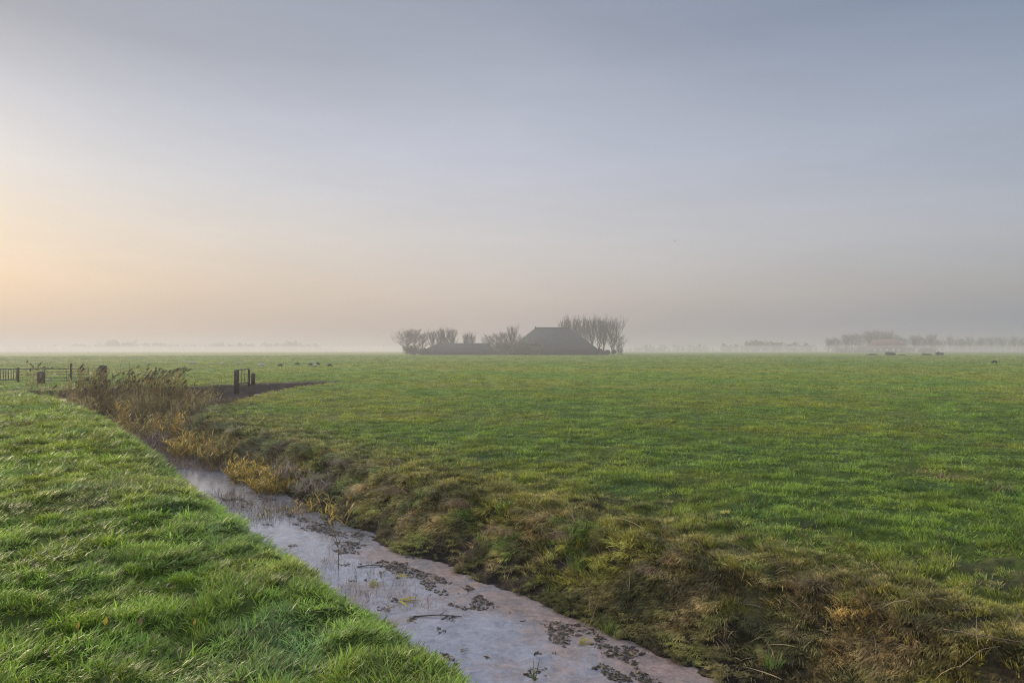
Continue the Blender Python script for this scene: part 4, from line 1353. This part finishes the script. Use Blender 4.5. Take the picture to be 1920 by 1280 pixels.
# low shed
xs0, xs1 = xat(786, YF), xat(934, YF)
sh = thing('shed', 'long low dark roofed shed left of the barn', 'shed', ((xs0 + xs1) / 2, YF, 0))
hw = (xs1 - xs0) / 2; r0_, r1_ = xat(822, YF) - (xs0 + xs1) / 2, xat(912, YF) - (xs0 + xs1) / 2
zt = zat(643, YF)
S = MB(); S.add([(-hw, -9, 1.2), (hw, -9, 1.2), (hw, 9, 1.2), (-hw, 9, 1.2), (r0_, 0, zt), (r1_, 0, zt), (-hw, -9, .9), (hw, -9, .9), (hw, 9, .9), (-hw, 9, .9)],
                [(0, 1, 5, 4), (2, 3, 4, 5), (0, 6, 7, 1), (1, 7, 8, 2), (2, 8, 9, 3), (3, 9, 6, 0), (6, 9, 8, 7)], [(1, 2, 5), (3, 0, 4)])
S.build('roof', M_thatch, sh)
S = MB(); S.box(-hw + .8, hw - .8, -8.2, 8.2, -0.2, 1.0); S.build('wall', M_brick, sh)
S = MB(); S.box(-2, 2, -8.27, -8.203, 0, 0.95); S.build('door', M_dark, sh)

# ------------------------------------------------------------------ far farm at right
Y2 = 700.0
far_farm = thing('red_roof_farm', 'far farmhouse with faded red roof in the haze at right', 'farm', (xat(1659, Y2), Y2, 0))
hw = xat(1690, Y2) - xat(1659, Y2)
zt, ze2 = zat(636, Y2), zat(651, Y2)
S = MB(); S.add([(-hw, -9, ze2), (hw, -9, ze2), (hw, 9, ze2), (-hw, 9, ze2), (-hw + 6, 0, zt), (hw - 4, 0, zt)],
                [(0, 1, 5, 4), (2, 3, 4, 5), (0, 3, 2, 1)], [(1, 2, 5), (3, 0, 4)]); rf = S.build('roof', M_redroof, far_farm)
S = MB(); S.box(-hw + 7, -hw + 8.4, -0.7, 0.7, zt - 0.5, zt + 1.6); S.build('chimney', M_brick, rf)
S = MB(); S.box(-hw + 1, hw - 1, -8, 8, -0.3, ze2 - 0.05); S.build('wall', M_brick, far_farm)
for dx in (-14, -8, -2, 4, 10):
    S = MB(); S.box(dx - 0.8, dx + 0.8, -8.08, -8.004, 1.4, 3.6); S.build('window', M_white, far_farm)
GF = 'hazy bare trees round the far red roofed farm'
rg = np.random.default_rng(5)
M_ft = [(1553, 640), (1562, 634), (1571, 637), (1585, 632), (1597, 630), (1611, 627), (1628, 627), (1641, 622), (1650, 629), (1662, 627), (1675, 629), (1692, 634), (1713, 633), (1722, 634), (1733, 633), (1745, 632), (1754, 638)]
names = ['leftmost hazy tree of the far farm', 'second hazy tree from the left of the far farm', 'third hazy tree from the left of the far farm',
         'fourth hazy tree from the left of the far farm', 'hazy tree left of the spiky one before the red roof', 'spiky hazy tree left of the red roof',
         'hazy tree at the left gable of the red roof', 'tallest rounded hazy tree behind the red roof', 'hazy tree right beside the tallest rounded one',
         'hazy tree over the middle of the red roof', 'hazy tree over the right part of the red roof', 'hazy tree at the right gable of the red roof',
         'first hazy tree right of the gap beside the farm', 'arching hazy tree right of the farm', 'leaning hazy tree right of the farm',
         'broad rounded hazy tree right of the farm', 'small hazy tree ending the far farm group']
for i, ((px, ty), lab) in enumerate(zip(M_ft, names)):
    Y = Y2 + 25 + rg.uniform(-12, 12); H = zat(ty, Y)
    dup((protoR if i % 3 else protoU)[i % 3], (xat(px, Y), Y, 0), i * 2.1, (H / 12 * 1.15, H / 12 * 1.15, H / (12 if i % 3 else 16)), lab)['group'] = GF
GL = 'evenly spaced hazy trees in a row at the right edge'
k = 0
for px in range(1770, 1935, 10):
    Y = 860 + rg.uniform(-8, 8); ty = 636 + rg.uniform(-3, 3); H = zat(ty, Y)
    o = dup(protoU[k % 3] if k % 2 else protoR[k % 3], (xat(px + rg.uniform(-3, 3), Y), Y, 0), k * 1.1,
            (H / 14, H / 14, H / (16 if k % 2 else 12)), 'hazy bare tree in the long even row at the right edge')
    o['group'] = GL; k += 1
shr = [(1585, 645, 50), (1625, 640, 40), (1700, 645, 40), (1655, 650, 70), (1740, 648, 30)]
for i, (px, py, wpx) in enumerate(shr):
    lab = ['hazy thicket at the left end of the far farm', 'hazy thicket against the left gable of the red roof', 'hazy thicket against the right gable of the red roof',
           'hazy hedge in front of the red roof', 'hazy thicket under the arching tree'][i]
    shrub('thicket', lab, px, Y2 - 12 + i * 6 if i == 3 else Y2 + 18, wpx * Y2 / FPX, zat(py, Y2), 740 + i, None, 'hazy thickets round the far farm', 1400, leaf=0.7)


# far woods that read as one mass
def wood(name, label, x0, x1, Y, prof, seed, dens=44, depth=60):
    g = np.random.default_rng(seed)
    V = []; var = []
    X0, X1 = xat(x0, Y), xat(x1, Y)
    W = X1 - X0
    ntree = int(W / 2.6)
    pxs = [a for a, b in prof]; pys = [b for a, b in prof]
    for i in range(ntree):
        cx = g.uniform(X0, X1); cpx = 960 + cx / Y * FPX
        top = max(3.0, zat(np.interp(cpx, pxs, pys), Y)) * g.uniform(0.55, 1.05)
        cy = g.uniform(0, depth); w = top * g.uniform(0.28, 0.5)
        m_ = dens
        u = g.normal(size=(m_, 3)); u /= np.linalg.norm(u, axis=1)[:, None]
        q_ = u * (g.random(m_) ** 0.4)[:, None] * np.array([w, w, top * 0.5]) + np.array([cx, Y + cy, top * 0.52])
        a = g.normal(size=(m_, 3)); a /= np.linalg.norm(a, axis=1)[:, None]
        b = np.cross(a, g.normal(size=(m_, 3))); b /= np.linalg.norm(b, axis=1)[:, None]
        sz = (top * 0.11 * g.uniform(0.5, 1.3, m_))[:, None]
        V.append(np.stack([q_ + a * sz, q_ + b * sz, q_ - a * sz, q_ - b * sz], 1)); var.append(np.repeat(g.random(m_), 4))
    V = np.concatenate(V).reshape(-1, 3); V[:, 2] = np.maximum(V[:, 2], 0)
    me = make_mesh(name, V, [np.arange(len(V)).reshape(-1, 4)], M_shrub, False, {'var': ('FLOAT', np.concatenate(var))})
    return tag(link(name, me), label, 'wood', kind='stuff')


wood('far_wood', 'far hazy line of woods between the barn and the red roofed farm', 1176, 1556, 900,
     [(1176, 648), (1240, 645), (1300, 646), (1360, 643), (1400, 640), (1425, 637), (1470, 640), (1556, 645)], 81)
wood('far_wood', 'very faint wooded ridge on the left horizon', 0, 620, 1250,
     [(-20, 643), (20, 648), (90, 647), (130, 643), (160, 645), (180, 640), (210, 636), (240, 640), (280, 640), (310, 645), (400, 641), (470, 644), (535, 638), (560, 640), (620, 650)], 82)
wood('far_wood', 'faint low wood behind the row of trees at the right edge', 1690, 2000, 1200,
     [(1690, 645), (1760, 641), (1850, 644), (2000, 642)], 83)


# ------------------------------------------------------------------ sheep
def sheep_mesh(name, mat, graze=True, lying=False):
    sk = bpy.data.meshes.new(name + '_skin')
    leg = 0.30 if not lying else 0.10
    J = [((0, 0, leg + 0.26), 0.24), ((0.34, 0, leg + 0.28), 0.22), ((-0.34, 0, leg + 0.27), 0.23),
         ((0.50, 0, leg + (0.18 if graze else 0.42)), 0.11), ((0.60, 0, leg + (-0.02 if graze else 0.56)), 0.085), ((0.70, 0, leg + (-0.18 if graze else 0.50)), 0.045)]
    E = [(0, 1), (0, 2), (1, 3), (3, 4), (4, 5)]
    for sx, par in ((0.32, 1), (-0.36, 2)):
        for sy in (-0.12, 0.12):
            b = len(J)
            J += [((sx, sy, leg), 0.075), ((sx + (0.02 if sx > 0 else -0.04), sy, leg * 0.5), 0.04), ((sx, sy, 0.0), 0.035)]
            E += [(par, b), (b, b + 1), (b + 1, b + 2)]
    b = len(J); J += [((-0.58, 0, leg + 0.25), 0.05), ((-0.63, 0, leg + 0.08), 0.03)]; E += [(2, b), (b, b + 1)]
    sk.from_pydata([j[0] for j in J], E, [])
    o = bpy.data.objects.new(name, sk); col.objects.link(o)
    md = o.modifiers.new('skin', 'SKIN')
    for i, j in enumerate(J): sk.skin_vertices[0].data[i].radius = (j[1], j[1])
    sk.skin_vertices[0].data[0].use_root = True
    sb = o.modifiers.new('sub', 'SUBSURF'); sb.levels = 1; sb.render_levels = 1
    bpy.context.view_layer.update()
    dg = bpy.context.evaluated_depsgraph_get()
    me = bpy.data.meshes.new_from_object(o.evaluated_get(dg))
    me.name = name
    bpy.data.objects.remove(o)
    me.materials.clear(); me.materials.append(mat)
    for p_ in me.polygons: p_.use_smooth = True
    return me


SM = {('w', 1): sheep_mesh('sheep', M_wool, True), ('d', 1): sheep_mesh('sheep', M_dwool, True),
      ('w', 0): sheep_mesh('sheep', M_wool, False), ('d', 0): sheep_mesh('sheep', M_dwool, False)}
GP = 'grazing sheep scattered over the hazy field at left'
for i, (px, py, c, gr, lab) in enumerate([
        (345, 680, 'w', 1, 'faint pale sheep furthest left on the hazy field'),
        (357, 683, 'w', 1, 'pale sheep just left of another near the reeds'),
        (365, 683, 'w', 0, 'pale sheep with raised head right beside its left neighbour'),
        (417, 685, 'w', 0, 'pale sheep alone above the muddy bank left of the small gate'),
        (450, 684, 'w', 1, 'faint sheep directly above the small gate'),
        (487, 687, 'w', 1, 'pale sheep just right of the small gate'),
        (494, 688, 'w', 1, 'pale sheep second to the right of the small gate'),
        (525, 688, 'd', 1, 'dark sheep alone between the gate and the group'),
        (558, 685, 'd', 1, 'dark sheep left of the close group'),
        (582, 686, 'd', 1, 'dark sheep at the left of the close group'),
        (588, 682, 'w', 0, 'pale sheep standing behind the close group'),
        (591, 688, 'w', 1, 'white sheep in front of the close group'),
        (597, 685, 'd', 0, 'dark sheep at the right of the close group'),
        (618, 688, 'd', 1, 'dark sheep furthest right of the flock')]):
    X, Y = at(px, py, 0)
    o = link('sheep', SM[(c, gr)]); o.location = (X, Y, float(height(np.array([X]), np.array([Y]))[0]))
    o.rotation_euler = (0, 0, (i * 2.3) % 0.9 + (0 if i % 2 else math.pi)); o.scale = (0.6, 0.6, 0.6)
    tag(o, lab, 'sheep', GP)
X, Y = at(1865, 682, 0)
o = link('sheep', SM[('d', 1)]); o.location = (X, Y, 0); o.rotation_euler = (0, 0, 2.9); o.scale = (0.8, 0.8, 0.8)
tag(o, 'single black sheep grazing alone on the right side of the field', 'sheep')

# bird
Yb = 110.0
S = MB()
S.tube([(-0.24, 0, 0), (-0.12, 0, 0.01), (0.05, 0, 0.015), (0.18, 0, 0.02), (0.26, 0, 0.01)], [0.01, 0.05, 0.06, 0.035, 0.008], 8)
for sy in (-1, 1):
    V = [(0.10, 0, 0.02), (0.13, sy * 0.22, 0.10), (0.02, sy * 0.52, 0.04), (-0.05, sy * 0.25, 0.09), (-0.08, 0, 0.02)]
    V2 = [(a, b, c - 0.012) for a, b, c in V]
    S.add(V + V2, [(0, 1, 3, 4), (5, 9, 8, 6), (0, 5, 6, 1), (3, 8, 9, 4)], [(1, 2, 3), (6, 8, 7), (1, 6, 7), (1, 7, 2), (2, 7, 8), (2, 8, 3)])
V = [(-0.22, 0, 0.01), (-0.34, -0.06, 0.0), (-0.34, 0.06, 0.0), (-0.22, 0, -0.005), (-0.34, -0.06, -0.01), (-0.34, 0.06, -0.01)]
S.add(V, [(0, 3, 4, 1), (1, 4, 5, 2), (2, 5, 3, 0)], [(0, 1, 2), (3, 5, 4)])
o = S.build('bird', M_dark); o.location = (xat(1265, Yb), Yb, zat(451, Yb)); o.rotation_euler = (0.2, 0, 0.5); o.scale = (0.6, 0.6, 0.6)
tag(o, 'tiny dark bird flying in the empty sky right of the barn', 'bird')


# ------------------------------------------------------------------ air
def volume_box(name, x0, x1, y0, y1, z0, z1, dens, colr, aniso, label):
    S = MB(); S.box(x0, x1, y0, y1, z0, z1)
    m = bpy.data.materials.new(name); m.use_nodes = True
    nt = m.node_tree; nt.nodes.clear()
    out = nn(nt, 'ShaderNodeOutputMaterial'); pv = nn(nt, 'ShaderNodeVolumePrincipled')
    pv.inputs['Density'].default_value = dens; pv.inputs['Color'].default_value = (*colr, 1)
    pv.inputs['Anisotropy'].default_value = aniso
    nt.links.new(pv.outputs[0], out.inputs['Volume'])
    o = S.build(name, m)
    return tag(o, label, 'haze', kind='stuff')


volume_box('haze', -2150, 2150, -2150, 2150, -2.6, 21.5, 0.00125, (0.52, 0.52, 0.54), 0.25, 'thin evening haze lying over the whole polder')

volume_box('mist', -2140, 2140, 500, 2140, 0.15, 6.5, 0.0019, (0.66, 0.66, 0.67), 0.25, 'whitish ground mist lying beyond the far edge of the field')
